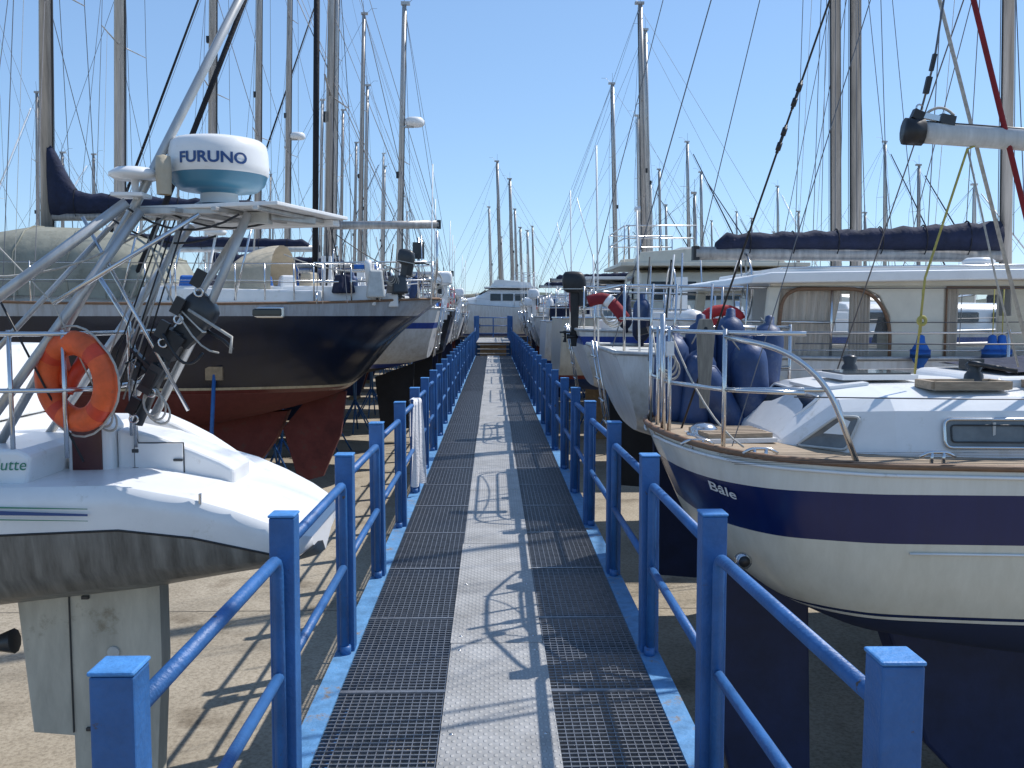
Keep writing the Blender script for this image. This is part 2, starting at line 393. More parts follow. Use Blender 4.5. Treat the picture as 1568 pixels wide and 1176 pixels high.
def sailboat(side,d,x0=1.0,L=11,B=3.4,zb=.5,fb=1.25,kind='white',ts=.7,masts=(),hood=None,bim=None,name='sailboat',detail=True,engine=False,hs=None,custom=None,rake=.3,hullm=None,spr=2,wr=.006,trk=True,rud=True,junk=5):
    e=empty(name,(side*x0,d,zb),0 if side>0 else math.pi)
    H=Hull(custom or std_table(L,B,fb,ts),rake)
    zg=GZ-zb
    mb=MB(); H.build(mb,hullm or HM[kind],greyw,teakd if kind in('navy','cream') else alu,railr=.022); mb.obj('hull',e)
    mb=MB(); h=B/2
    af=AF[kind]
    ft=.16
    mb.prism([(.36*L,-.3),(.60*L,-.3),(.56*L,zg+.12),(.41*L,zg+.12)],-ft/2,ft/2,af)
    if rud: mb.prism([(.05*L,.1),(.12*L,-.2),(.11*L,-1.35),(.055*L,-1.3)],-.05,.05,af)
    for x in(.43*L,.54*L): mb.box((x,0,zg+.06),(.3,1.1,.12),timber)
    stands(mb,H,zg,(.25*L,.68*L)); mb.obj('keel_and_stands',e)
    zd=H.at(.4*L)[1]
    cw=h*.62
    mb=MB()
    if trk:
        trunk(mb,[(.33*L,cw*.96,zd-.02,.42),(.45*L,cw,zd-.02,.42),(.62*L,cw*.8,zd+.03,.34),(.72*L,cw*.5,zd+.08,.12)],white)
        for sg in(-1,1):
            for a,b in((.35,.41),(.425,.49),(.505,.56)):
                mb.box(((a+b)/2*L,sg*(cw-.035-.25*cw*max(0,(a+b)/2-.46)),zd+.2),((b-a)*L*.96,.05,.15),glass)
        for sg in(-1,1): mb.box((.2*L,sg*cw*.9,zd+.13),(.26*L,.16,.3),white,tp=(1,.6))
        mb.box((.075*L,0,zd+.06),(.06*L,cw*1.7,.2),white)
        mb.obj('coachroof',e,.02)
    mb=MB()
    if detail:
        rails(mb,H,.9*L)
        wheel(mb,(.13*L,0,zd+.62))
        for sg in(-1,1):
            mb.lathe([(.08,0),(.075,.06),(.05,.09),(.07,.15),(.04,.17),(.001,.17)],steel,(.24*L,sg*cw*.9,zd+.28),n=12)
        if engine: outboard(mb,(.02,-h*ts*.6,zd+.55),random.choice([dgrey,black,white]))
        if hs: horseshoe(mb,(.1,h*ts*.5,zd+.45),hs)
        coil(mb,(.05,-h*ts*.3,zd+.42))
        for _ in range(3):
            if R()<.6: fender(mb,(U(.3,1.8),random.choice([-1,1])*h*.83,zd+.3),random.choice([fend,white,navyc]),.1,.5,U(-.2,.2),U(-.2,.2))
        for _ in range(junk):
            s_=U(.12,.36); mb.box((U(.4,.3*L),U(-.6,.6)*h,zd+U(.12,.3)),(s_,s_*U(.5,1.2),s_*U(.4,1)),random.choice([white,bluec,beigec,navyc,greyw,dgrey,redc,blackc]),rz=R()*3,ry=U(-.3,.3),tp=(.8,.7))
        for _ in range(4):
            x_=U(.1,2);mb.tube([(x_,random.choice([-1,1])*h*ts*.8,zd),(x_+U(-.1,.1),random.choice([-1,1])*h*ts*.75,zd+U(.9,1.6))],.010,random.choice([white,steel,black]),6)
        mb.tube([(.1,h*ts*.8,zd),(.06,h*ts*.8,zd+2.2)],.010,white,6)
        mb.tube(sag((.1,h*ts*.8,zd+.6),(.1,-h*ts*.8,zd+.6),.12),.008,random.choice([rope,yellowr,black]),5)
        for y in(-.18,.18): mb.tube([(-.06,y,zd+.1),(.1,y,zd-.85)],.012,steel,6)
        for k in range(4): mb.tube([(-.06+.04*k,-.18,zd-.05-.22*k),(-.06+.04*k,.18,zd-.05-.22*k)],.012,steel,6)
    if hood: sprayhood(mb,.27*L,.37*L,cw*.95,zd+.25,.8,hood)
    if mb.v: mb.obj('deck_fittings',e)
    mb=MB()
    for mm in masts:
        mm=dict(mm); x=mm.pop('x'); Hh=mm.pop('top')-zb-zd
        rig(mb,x-x0,zd+(.35 if x-x0>.3*L else 0),Hh,mm.pop('w',.18),h,L,zd,boom=mm.pop('boom',None),spr=mm.pop('spr',spr),wr=mm.pop('wr',wr),**mm)
    if masts: mb.obj('mast_and_rigging',e)
    return e,H

# ============================================================ SETTING
mg,nt,b=_nt('concrete_ground'); N=nt.nodes;Lk=nt.links
tc=N.new('ShaderNodeTexCoord')
n1=N.new('ShaderNodeTexNoise'); n1.inputs['Scale'].default_value=.45; n1.inputs['Detail'].default_value=8; n1.inputs['Roughness'].default_value=.7
n2=N.new('ShaderNodeTexNoise'); n2.inputs['Scale'].default_value=28; n2.inputs['Detail'].default_value=8; n2.inputs['Roughness'].default_value=.75
n3=N.new('ShaderNodeTexNoise'); n3.inputs['Scale'].default_value=1.3; n3.inputs['Detail'].default_value=5
for n in(n1,n2,n3): Lk.new(tc.outputs['Object'],n.inputs['Vector'])
cr=N.new('ShaderNodeValToRGB'); cr.color_ramp.elements[0].position=.32; cr.color_ramp.elements[1].position=.68
cr.color_ramp.elements[0].color=(.29,.245,.18,1); cr.color_ramp.elements[1].color=(.46,.40,.31,1); Lk.new(n1.outputs[0],cr.inputs[0])
cr2=N.new('ShaderNodeValToRGB'); cr2.color_ramp.elements[0].position=.36; cr2.color_ramp.elements[1].position=.56
cr2.color_ramp.elements[0].color=(.5,.48,.45,1); cr2.color_ramp.elements[1].color=(1,1,1,1); Lk.new(n2.outputs[0],cr2.inputs[0])
mx=N.new('ShaderNodeMix'); mx.data_type='RGBA'; mx.blend_type='MULTIPLY'; mx.inputs[0].default_value=.8
Lk.new(cr.outputs[0],mx.inputs[6]);Lk.new(cr2.outputs[0],mx.inputs[7])
cr3=N.new('ShaderNodeValToRGB'); cr3.color_ramp.elements[0].position=.56; cr3.color_ramp.elements[1].position=.70
cr3.color_ramp.elements[0].color=(1,1,1,1); cr3.color_ramp.elements[1].color=(.55,.52,.48,1); Lk.new(n3.outputs[0],cr3.inputs[0])
mx3=N.new('ShaderNodeMix'); mx3.data_type='RGBA'; mx3.blend_type='MULTIPLY'; mx3.inputs[0].default_value=1
Lk.new(mx.outputs[2],mx3.inputs[6]);Lk.new(cr3.outputs[0],mx3.inputs[7]);Lk.new(mx3.outputs[2],b.inputs['Base Color']); b.inputs['Roughness'].default_value=.9
bp=N.new('ShaderNodeBump'); bp.inputs['Strength'].default_value=.4; bp.inputs['Distance'].default_value=.02; Lk.new(n2.outputs[0],bp.inputs['Height']); Lk.new(bp.outputs[0],b.inputs['Normal'])
mb=MB(); mb.add([(-2500,-300,GZ),(2500,-300,GZ),(2500,4000,GZ),(-2500,4000,GZ)],[(0,1,2,3)],mg); mb.obj('ground')
jm=M('joint_tar',(.14,.12,.10),.9,0,.2,5)
mb=MB()
for y in np.arange(4,80,6.0):
    for a,b_ in((-30,-1.2),(1.2,30)): mb.add([(a,y,GZ+.004),(b_,y,GZ+.004),(b_,y+.012,GZ+.004),(a,y+.012,GZ+.004)],[(0,1,2,3)],jm)
mb.obj('pavement_joints')
hm=M('hill_scrub',(.06,.075,.05),.95,0,.3,.02)
mb=MB(); rows=[]
for i in range(90):
    x=-900+i*25; h=10+9*math.sin(i*.21)+5*math.sin(i*.53+1)+(24 if x>250 else 0)*min(1,max(0,(x-250)/250))
    rows.append([(x,760,GZ-1),(x,800,GZ+max(3,h)*.6),(x,850,GZ+max(4,h)),(x,1000,GZ-1)])
mb.grid(rows,hm); mb.obj('hills')

# ---------------- walkway
YE=37.0
PW=.238
mp_,nt,b=_nt('checker_plate'); N=nt.nodes;Lk=nt.links
tc=N.new('ShaderNodeTexCoord')
n=N.new('ShaderNodeTexNoise'); n.inputs['Scale'].default_value=3.5; n.inputs['Detail'].default_value=8; n.inputs['Roughness'].default_value=.7; Lk.new(tc.outputs['Object'],n.inputs['Vector'])
cr=N.new('ShaderNodeValToRGB'); cr.color_ramp.elements[0].position=.3; cr.color_ramp.elements[1].position=.7
cr.color_ramp.elements[0].color=(.25,.24,.225,1); cr.color_ramp.elements[1].color=(.42,.41,.395,1); Lk.new(n.outputs[0],cr.inputs[0])
sp=N.new('ShaderNodeSeparateXYZ'); Lk.new(tc.outputs['Object'],sp.inputs[0])
def wave(ax,sc):
    a=N.new('ShaderNodeMath');a.operation='MULTIPLY';a.inputs[1].default_value=sc;Lk.new(sp.outputs[ax],a.inputs[0])
    s_=N.new('ShaderNodeMath');s_.operation='SINE';Lk.new(a.outputs[0],s_.inputs[0]); return s_
wx=wave('X',150);wy=wave('Y',105)
mu=N.new('ShaderNodeMath');mu.operation='MULTIPLY';Lk.new(wx.outputs[0],mu.inputs[0]);Lk.new(wy.outputs[0],mu.inputs[1])
mr=N.new('ShaderNodeMapRange');mr.inputs[1].default_value=.3;mr.inputs[2].default_value=.6;Lk.new(mu.outputs[0],mr.inputs[0])
bp=N.new('ShaderNodeBump');bp.inputs['Strength'].default_value=.8;bp.inputs['Distance'].default_value=.006;Lk.new(mr.outputs[0],bp.inputs['Height']);Lk.new(bp.outputs[0],b.inputs['Normal'])
mxx=N.new('ShaderNodeMix');mxx.data_type='RGBA';mxx.blend_type='MULTIPLY';mxx.inputs[7].default_value=(1.3,1.3,1.28,1)
Lk.new(mr.outputs[0],mxx.inputs[0]);Lk.new(cr.outputs[0],mxx.inputs[6]);Lk.new(mxx.outputs[2],b.inputs['Base Color'])
b.inputs['Roughness'].default_value=.55;b.inputs['Metallic'].default_value=.15
plate=mp_
wk=empty('metal_walkway')
mb=MB(); y=.5; k=0
while y<YE:
    l=min(2.05,YE-y); dx=.004*math.sin(k*2.3)
    mb.box((dx,y+l/2,.004),(PW*2,l-.008,.006),plate,rz=.001*math.sin(k))
    for yy in(.1,l/2,l-.1):
        for xx in(-.19,.19): mb.lathe([(.009,.007),(.009,.010),(.001,.011)],steel,(xx,y+yy,0),n=8)
    y+=l;k+=1
mb.obj('centre_plate',wk)
mb=MB(); GW=.71
for sg in(-1,1):
    xs=np.arange(PW-.03,GW,.0335)
    for x in xs: mb.box((sg*x,.5+(YE-.5)/2,-.014),(.0035,YE-.5,.024),galv)
    xa=PW-.05
    yy=.5
    while yy<YE:
        mb.box((sg*(xa+GW)/2,yy,-.006),(GW-xa,.0065,.010),galv); yy+=.034 if yy<20 else .06
    for yy in np.arange(1.0,YE,1.0): mb.box((sg*(xa+GW)/2,yy+.012,-.014),(GW-xa,.02,.034),galv)
mb.obj('grating',wk)
mb=MB()
for sg in(-1,1):
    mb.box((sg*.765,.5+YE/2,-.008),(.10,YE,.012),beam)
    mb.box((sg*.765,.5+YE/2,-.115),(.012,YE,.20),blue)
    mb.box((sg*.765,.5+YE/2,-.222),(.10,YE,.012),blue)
for yy in np.arange(.6,YE,1.37):
    mb.box((0,yy+1.1,-.09),(1.5,.05,.10),blue)
for yy in np.arange(3.0,YE+1,5.48):
    for sg in(-1,1):
        mb.box((sg*.6,yy,(GZ-.23)/2),(.10,.10,-GZ-.23),blue); mb.box((sg*.6,yy,GZ+.01),(.25,.25,.02),blue)
    mb.box((0,yy,-.29),(1.5,.1,.12),blue)
    mb.tube([(-.6,yy,-.35),(.6,yy,GZ+.2)],.02,blue,6)
mb.obj('support_beams',wk)
mb=MB()
for k in range(3): mb.box((0,YE+.2+.28*k,.08+.17*k),(1.3,.27,.03),plate)
mb.box((0,YE+4.8,.5),(1.4,8,.03),plate)
for sg in(-1,1): mb.box((sg*.74,YE+4.8,.43),(.06,8,.16),blue)
for yy in(1.2,4.5,8.5):
    for sg in(-1,1): mb.box((sg*.7,YE+yy,(GZ+.4)/2),(.1,.1,.4-GZ),blue)
mb.obj('raised_end',wk)

def railing(sg):
    e=empty('blue_railing')
    ys=[1.80+1.372*i+.03*math.sin(i*1.7+sg) for i in range(-1,26)]
    ys[1]=1.80 if sg<0 else 1.82
    mb=MB(); mr=MB()
    for i,y in enumerate(ys):
        x=sg*(.765+(.035 if i==1 and sg>0 else 0)+.006*math.sin(i*2.1)); tl=.006*math.sin(i*1.3+sg)
        mb.box((x,y,.37),(.088,.088,1.24),blue,ry=tl,rz=.02*math.sin(i*3))
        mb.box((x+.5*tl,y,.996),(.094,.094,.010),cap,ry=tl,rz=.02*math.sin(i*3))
        if i==len(ys)-1: break
        if i==0: continue
        y2=ys[i+1]; zt=.865; zm=.44
        r=.0215
        x2=sg*(.765)
        p=fillet([(x,y+.04,zt+.01),(x2,y2-.075,zt-.01),(x2,y2-.075,-.02)],.06,5)
        mr.tube(p,r,blue,10)
        mr.tube([(x,y+.04,zm),(x2,y2-.075,zm)],r*.9,blue,10)
        mr.tube([(x,y2-.075,-.01),(x,y2-.075,.04)],r*1.25,blue,10)
        for z in(zt-.1,.25): mr.box((x2,y2-.05,z),(.03,.03,.05),blue)
        mr.tube([(x,y+.035,zt+.01),(x,y+.06,zt+.01)],r*1.25,blue,10)
    for yy in(YE+.1,YE+1.4,YE+2.8,YE+4.5,YE+6.5,YE+8.5):
        mb.box((sg*.74,yy,.95),(.09,.09,1.3),blue)
    for z in(1.45,1.05): mr.tube([(sg*.74,YE+.9,z),(sg*.74,YE+8.6,z)],.022,blue,8)
    mr.tube([(sg*.74,YE-.6,.87),(sg*.74,YE+.9,1.45)],.022,blue,8)
    mb.obj('posts',e,.007,2); mr.obj('rails',e)
railing(-1); railing(1)
mb=MB()
for z in(.72,1.1,1.5): mb.tube([(-.7,YE+8.6,z),(.7,YE+8.6,z)],.025,blue,8)
mb.box((0,YE+8.62,.9),(.06,.06,1.2),blue)
mb.obj('blue_gate')

mb=MB()
def tw(s_,t,off):
    w=(.085-.02*t)*(1+.1*math.sin(t*7))
    return (-.735+off+.075*s_*(.4+.6*t)+.016*math.sin(s_*7+t*3)*t, 8.45+w*s_*1.1+.012*math.cos(s_*9), .905-.80*t+.015*math.sin(s_*4))
mb.grid([[tw(j/8-1,i/18,.02) for j in range(17)] for i in range(19)],towel)
mb.grid([[(-.79,8.45+.09*(j/8-1),.905-.35*i/8) for j in range(17)] for i in range(9)],towel)
mb.grid([[(-.79,8.45+.09*(j/8-1),.905) for j in range(17)],[(-.765,8.45+.09*(j/8-1),.918) for j in range(17)],[(tw(j/8-1,0,.02)) for j in range(17)]],towel)
mb.obj('hanging_towel')

# ============================================================ LEFT FOREGROUND SAILBOAT
e=empty('white_sailboat',(-2.5,5.0,0))
off=Vector((-2.5,5.0,0)); W=lambda p:Vector(p)-off
mb=MB(W)
st=[(-8.5,1.0,.62,.1),(-5,.96,.62,.1),(-3.2,.90,.62,.12),(-2.6,.86,.62,.20),(-1.85,.87,.645,.28),(-1.5,.80,.60,.34),(-1.3,.735,.55,.38),(-1.13,.66,.50,.42),(-1.0,.585,.475,.455),(-.955,.55,.50,.49)]
Y0=[4.40,4.40,4.40,4.40,4.42,4.44,4.46,4.50,4.56,4.68]; Y1=[7.4,7.4,7.0,6.4,5.9,5.75,5.66,5.6,5.55,5.4]
rows=[]
for (x,zt,zm,zb),y0,y1 in zip(st,Y0,Y1):
    g=min(.3,(y1-y0)*.25)
    rows.append([(x,y0,zt),(x,y0+.005,(zt+zm)/2),(x,y0+.015,zm),(x,y0+.05,zb+.45*(zm-zb)),(x,y0+.14,zb+.15*(zm-zb)),(x,y0+.14+g*.8,zb-.03),(x,(y0+y1)/2,zb-.1),(x,y1-g,zb-.02),(x,y1-.05,zb+.4*(zm-zb)),(x,y1,zm),(x,y1,zt)])
for a in range(10):
    mb.grid([[r[a],r[a+1]] for r in rows],(white if a in(0,1,9) else greya),True)
mb.grid([[r[-1],r[0]] for r in rows],white,False)
mb.add(rows[-1],[tuple(range(11))],white)
mb.tube([r[2] for r in rows],.006,black,5)
mb.obj('hull',e)
mb=MB(W)
cv=[(-2.10,1.14),(-1.95,1.105),(-1.83,1.05),(-1.70,.98),(-1.59,.905),(-1.48,.825),(-1.38,.745),(-1.27,.665),(-1.18,.60),(-1.10,.54),(-1.03,.50)]
lo=[(x,.45) for x in(-1.03,-1.4,-2.10)]
mb.prism(cv+lo,5.30,5.50,white)
mb.prism([(-2.06,.60),(-1.43,.60),(-1.43,.86),(-1.50,.90),(-1.65,.965),(-1.82,1.03),(-2.06,1.08)],4.96,5.297,white)
mb.prism([(-2.30,.8),(-2.063,.8),(-2.063,1.09),(-2.10,1.15),(-2.30,1.15)],4.90,5.098,white)
mb.prism([(-8.5,.9),(-2.33,.84),(-2.30,1.0),(-2.36,1.03),(-8.5,1.12)],4.52,6.2,white)
mb.prism([(-8.5,1.10),(-3.0,1.05),(-3.1,1.5),(-8.5,1.6)],4.9,6.4,white)
mb.obj('stern_moulding',e,.025,3)
mb=MB(W)
mb.box((-1.83,4.957,.91),(.27,.006,.19),dgrey); mb.box((-1.83,4.952,.91),(.258,.010,.178),white)
for z in(.86,.96): mb.box((-1.955,4.945,z),(.035,.010,.02),dgrey)
mb.box((-1.725,4.943,.91),(.05,.014,.014),dgrey)
mb.box((-2.19,4.896,.98),(.16,.006,.26),maroon)
mb.box((-1.45,4.44,.80),(.012,.02,.05),steel)
for z,m_,h_ in((.735,txtblue,.026),(.768,txtgreen,.010),(.71,txtgreen,.007)):
    mb.add([(-8,4.393,z+.03),(-2.6,4.393,z),(-1.98,4.402,z-.012),(-1.98,4.402,z-.012+h_*.4),(-2.6,4.393,z+h_),(-8,4.393,z+.03+h_)],[(0,1,4,5),(1,2,3,4)],m_)
mb.prism([(-2.62,.25),(-1.84,.30),(-1.84,-.2),(-1.9,-1.15),(-2.33,-1.15),(-2.33,-.62),(-2.55,-.60)],4.93,5.07,keelw)
mb.box((-2.33,4.925,-.2),(.008,.012,.8),dgrey)
for z in(.16,-.58): mb.box((-2.24,4.922,z),(.04,.02,.02),dgrey)
mb.tube([(-2.1,4.92,-.15),(-2.1,4.935,-.15)],.035,greyw,12)
mb.tube([(-2.66,4.98,-.1),(-2.8,4.98,-.12)],.07,dgrey,10,r2=.03)
mb.box((-2.1,5,-1.38),(.5,.7,.44),timber); mb.prism([(-4.6,.1),(-3.6,.1),(-3.8,-1.5),(-4.5,-1.5)],4.95,5.1,keelw)
mb.obj('rudder_and_details',e,.006)
mb=MB(W)
A=alu
mb.tube([(-2.62,4.75,.95),(-1.85,4.80,2.27),(-1.12,4.95,3.75)],.023,A,10)
mb.tube([(-2.75,4.45,1.52),(-1.86,4.70,2.26)],.027,A,10)
mb.tube([(-2.62,4.55,1.02),(-1.80,4.72,2.22)],.024,A,10)
mb.tube([(-2.75,4.55,1.22),(-1.95,4.9,2.24)],.014,A,8)
mb.tube([(-2.55,5.2,1.0),(-1.80,5.5,2.22)],.024,A,10)
mb.tube([(-1.28,4.8,2.22),(-1.50,4.85,1.75),(-1.85,4.95,1.15)],.024,A,10)
mb.tube([(-1.40,5.2,2.22),(-2.02,5.15,1.25)],.022,A,10)
mb.tube([(-1.62,4.85,2.2),(-2.15,4.95,1.1)],.014,A,8)
mb.tube([(-1.95,4.9,1.05),(-1.95,4.9,1.65),(-2.1,4.9,1.9)],.013,steel,8)
mb.tube([(-2.2,4.6,1.75),(-1.5,4.7,2.2)],.012,steel,8)
mb.tube([(-2.15,4.85,2.2),(-1.6,4.75,1.2)],.010,steel,8)
for x,y in((-2.65,4.55),(-2.4,4.55),(-2.15,4.58),(-1.95,4.95)): mb.tube([(x,y,.98),(x,y,1.62)],.012,steel,8)
for z in(1.6,1.32): mb.tube(fillet([(-3.4,4.5,z),(-2.1,4.56,z),(-1.98,4.9,z),(-1.98,5.6,z)],.15,5),.012,steel,8)
mb.tube(sag((-2.7,4.6,1.9),(-1.7,4.8,2.2),.12),.006,rope,5); mb.tube(sag((-2.0,4.8,2.2),(-1.45,4.8,2.1),.08),.006,black,5)
mb.tube(sag((-1.9,4.75,2.25),(-1.3,4.7,2.2),.10),.006,black,5)
mb.tube(sag((-1.8,4.8,2.1),(-1.42,4.7,1.5),.15),.005,rope,5)
for k in range(6): mb.tube([(-1.60-.025*k,4.78,2.18),(-1.95-.02*k,4.85,1.2+.05*k)],.0045,rope if k%2 else black,5)
mb.tube([(-2.75,4.5,2.4),(-2.2,4.6,1.75),(-2.0,4.7,1.2)],.004,rope,5)
mb.tube([(-2.62,4.6,2.1),(-2.1,4.65,.95)],.006,black,5)
for p in((-2.05,4.8,1.42),(-1.72,4.75,1.62),(-1.52,4.72,1.88),(-1.9,4.8,1.22),(-1.80,4.78,1.36),(-1.64,4.76,1.74)):
    mb.box(p,(.05,.03,.09),black,ry=.5); mb.torus((p[0],p[1],p[2]-.07),.022,.006,steel,Matrix.Rotation(math.pi/2,4,'X'),12,5)
coil(mb,(-2.05,4.75,1.2),rope,.06,3); coil(mb,(-1.80,4.8,1.24),rope,.07,3)
mb.obj('davit_arch',e)
mb=MB(W)
mb.box((-1.42,5.10,2.245),(.95,.78,.02),white,rz=-.30); mb.box((-1.40,5.45,2.215),(1.02,.08,.035),white,rz=-.30)
mb.box((-1.62,4.78,2.225),(.50,.05,.035),alu,rz=-.1); mb.box((-1.1,5.0,2.21),(.3,.04,.04),alu,rz=.9)
for k in range(4): mb.box((-1.75+.22*k,5.08-.05*k,2.222),(.03,.7,.022),alu,rz=-.30)
mb.box((-1.86,4.76,2.30),(.16,.14,.02),white)
mb.box((-1.25,4.9,2.20),(.12,.10,.06),greyw); mb.tube(sag((-1.7,4.85,2.22),(-1.2,4.9,2.18),.05),.007,black,5)
mb.obj('equipment_platform',e,.005)
mb=MB(W)
rc=Vector((-1.47,4.95,2.35))
mb.lathe([(.01,-.085),(.09,-.085),(.09,-.02),(.14,0),(.20,.0),(.235,.03),(.25,.075)],tealm,rc,n=40)
mb.lathe([(.13,-.075),(.10,-.06),(.09,.01)],white,rc,n=30)
mb.lathe([(.25,.075),(.256,.082),(.260,.12),(.256,.19),(.247,.235),(.225,.255),(.16,.268),(.001,.272)],white,rc,n=40)
mb.lathe([(.012,-.1),(.02,0),(.1,.0),(.125,.015),(.125,.03),(.09,.055),(.03,.065),(.001,.066)],white,(-1.84,4.76,2.38),n=24)
mb.lathe([(.035,-.1),(.04,.02),(.035,.09),(.001,.1)],beigec,(-1.68,4.72,2.40),n=16)
mb.obj('radar_dome',e)
mb=MB(W)
LB=Vector((-2.11,4.62,1.36))
mat=Matrix.Rotation(-.40,4,'Z')@Matrix.Rotation(math.pi/2+.05,4,'X')
mb.torus(LB,.195,.062,orange,mat,42,12,.95,cols=lambda i:(orange2 if i in(4,5,15,16,26,27,36,37) else orange))
for k in range(4):
    pts=[]
    for t in np.linspace(0,1,8):
        a=(k*90+45+90*t)*math.pi/180; rr=.262+.018*math.sin(math.pi*t)
        pts.append(LB+mat@Vector((rr*math.cos(a),rr*math.sin(a),0)))
    mb.tube(pts,.006,rope,5)
mb.tube([(-2.20,4.70,1.30),(-2.10,4.74,1.50)],.035,orange2,8); mb.box((-2.22,4.72,1.42),(.06,.05,.16),orange,ry=-.2)
mb.obj('lifebuoy',e)
mb=MB(W)
outboard(mb,(-1.60,4.85,1.64),dgrey,.56,.80)
mb.tube([(-1.66,4.8,1.60),(-1.90,4.85,1.12)],.030,dgrey,8); mb.box((-1.70,4.85,1.54),(.11,.16,.14),black,ry=.6); mb.box((-1.80,4.82,1.36),(.07,.1,.16),dgrey,ry=.55)
mb.tube([(-1.58,4.74,1.72),(-1.34,4.66,1.58),(-1.35,4.66,1.50)],.008,rope,6); mb.tube(sag((-1.7,4.7,1.6),(-1.5,4.7,1.5),.1),.008,black,5)
mb.obj('outboard_motor',e)
def text(s,size,mat,fn,name,parent,bold=0.0):
    cu=bpy.data.curves.new('t','FONT'); cu.body=s; cu.size=size; cu.align_x='CENTER'; cu.offset=bold
    o=bpy.data.objects.new('t',cu); scene.collection.objects.link(o)
    bpy.context.view_layer.update()
    me=bpy.data.meshes.new_from_object(o.evaluated_get(bpy.context.evaluated_depsgraph_get()))
    bpy.data.objects.remove(o)
    bm=bmesh.new(); bm.from_mesh(me); bmesh.ops.triangulate(bm,faces=bm.faces)
    for v in bm.verts: v.co=fn(v.co.x,v.co.y)
    bm.to_mesh(me); bm.free(); me.materials.clear(); me.materials.append(mat)
    ob=bpy.data.objects.new(name,me); scene.collection.objects.link(ob); ob.parent=parent
rl=rc-off
def frad(x,y):
    a=-math.pi/2+.16+x*1.28/.262*.9
    return (rl.x+.2625*math.cos(a),rl.y+.2625*math.sin(a),rl.z+.112+y)
text('FURUNO',.076,txtblue,frad,'lettering',e,.0022)
text('Nutte',.08,txtgreen,lambda x,y:(x-2.42-off.x+y*.2,4.515-off.y,.93+y),'name_lettering',e)

# ============================================================ NAVY KETCH (left)
navyh=bands('hull_navy_ketch',[(-2,(.13,.026,.020)),(-.03,(.13,.026,.020)),(.03,(.50,.44,.31)),(.06,(.007,.010,.024)),(.09,(.38,.32,.18)),(.10,(.007,.010,.024)),(.93,(.36,.3,.16)),(.945,(.007,.010,.024)),(1.13,(.40,.41,.43))],.2,.16)
fb=1.36
tab=[(0,.45,fb+.05,.75),(.3,.75,fb+.04,.5),(1.0,1.15,fb,.12),(2,1.5,fb-.03,-.25),(3.5,1.8,fb-.05,-.6),(6,1.85,fb-.03,-.85),(9,1.5,fb+.1,-.7),(11.5,.8,fb+.3,-.2),(13,.04,fb+.5,fb+.2)]
e,H=sailboat(-1,15.2,.9,13,3.7,.52,fb,'navy',.4,
  masts=[dict(x=7.3,top=15,w=.21,boom=(3.9,2.75),cover=navyc,wr=.007,peak=.45,m=mastm,ch=1.3),dict(x=2.75,top=8.6,w=.13,boom=(1.85,2.62),spr=1,wr=.006,fore=False,m=mastm)],name='navy_ketch',custom=tab,rake=.85,hullm=navyh,rud=False)
inv=lambda p:Vector((-.9-p[0],15.2-p[1],p[2]-.52))
mb=MB(inv)
rows=[]
for i,(x,hh) in enumerate([(-8.6,.5),(-8.2,.95),(-7.2,1.12),(-6.4,1.08),(-5.8,1.0),(-5.35,.70),(-5.1,.25)]):
    rows.append([(x+.05*math.sin(j*1.7+i),15.2-1.25*math.copysign(abs(math.cos(math.pi*j/14))**.55,math.cos(math.pi*j/14)),1.95+hh*math.sin(math.pi*j/14)**.55-.03*math.sin(j*2+i*2)) for j in range(15)])
mb.grid(rows,tentc)
for r in rows[1:6]: mb.tube([Vector(p)+Vector((0,0,.005)) for p in r],.013,tentc,5)
mb.obj('cockpit_tent',e)
mb=MB(inv)
mb.prism([(-5.4,1.86),(-2.6,1.86),(-2.6,2.05),(-5.3,2.10)],13.9,16.2,white)
mb.box((-3.35,13.60,1.72),(.46,.06,.13),glass); mb.box((-3.35,13.61,1.72),(.52,.06,.18),steel)
for x,c in((-4.8,bluec),(-4.5,navyc),(-3.6,bluec),(-3.2,white),(-2.9,beigec),(-4.1,redc),(-2.3,navyc),(-1.8,greyw),(-1.5,dgrey)): mb.box((x,14.0+R(),2.15),(.28,.3,.25+.2*R()),c,rz=R(),tp=(.7,.7))
mb.obj('deck_gear',e,.03)
mb=MB(inv)
for x in(-5.6,-4.9,-3.9): mb.tube([(x,13.9,1.9),(x+.25,14.0,3.0)],.018,steel,6)
mb.tube([(-4.4,14,1.9),(-4.25,14.2,2.9)],.02,white,6); mb.lathe([(.02,0),(.14,0),(.17,.05),(.1,.1),(.01,.11)],white,(-4.25,14.2,2.9),n=16)
for k in range(9): mb.tube([(-5.1+.42*k,13.55+.06*k,1.9),(-5.1+.42*k,13.55+.06*k,2.45)],.012,steel,6)
for z in(2.45,2.2): mb.tube([(-8,13.5,z),(-1.6,14.1,z)],.006,steel,5)
mb.tube([(-1.2,14.7,1.95),(-1.2,14.7,2.9)],.02,steel,6); mb.box((-1.2,14.7,2.7),(.18,.08,.26),dgrey)
mb.tube([(-1.0,14.9,1.95),(-.9,14.6,2.4),(-.9,14.6,3.0)],.02,steel,6)
for k in range(7): mb.tube([(-2.6+.22*k,14.2+.1*k,1.9),(-2.55+.24*k,14.3+.08*k,2.5+.3*math.sin(k*2))],.010,random.choice([steel,white,black]),5)
mb.tube(sag((-3.2,14.1,2.6),(-1.2,14.6,2.5),.2),.01,rope,5); mb.tube(sag((-2.4,14.1,2.9),(-1.0,14.8,2.2),.1),.008,black,5)
outboard(mb,(-1.35,14.3,2.45),dgrey,.8,.2); coil(mb,(-1.6,14.1,2.3),rope,.12); horseshoe(mb,(-1.9,14.1,2.3),white,.8)
mb.tube([(-5.5,14.0,2.0),(-3.0,14.6,8.5)],.05,blackc,8,r2=.035)
mb.tube([(-2.95,15.2,2.0),(-2.80,15.2,8.5)],.05,blackc,8)
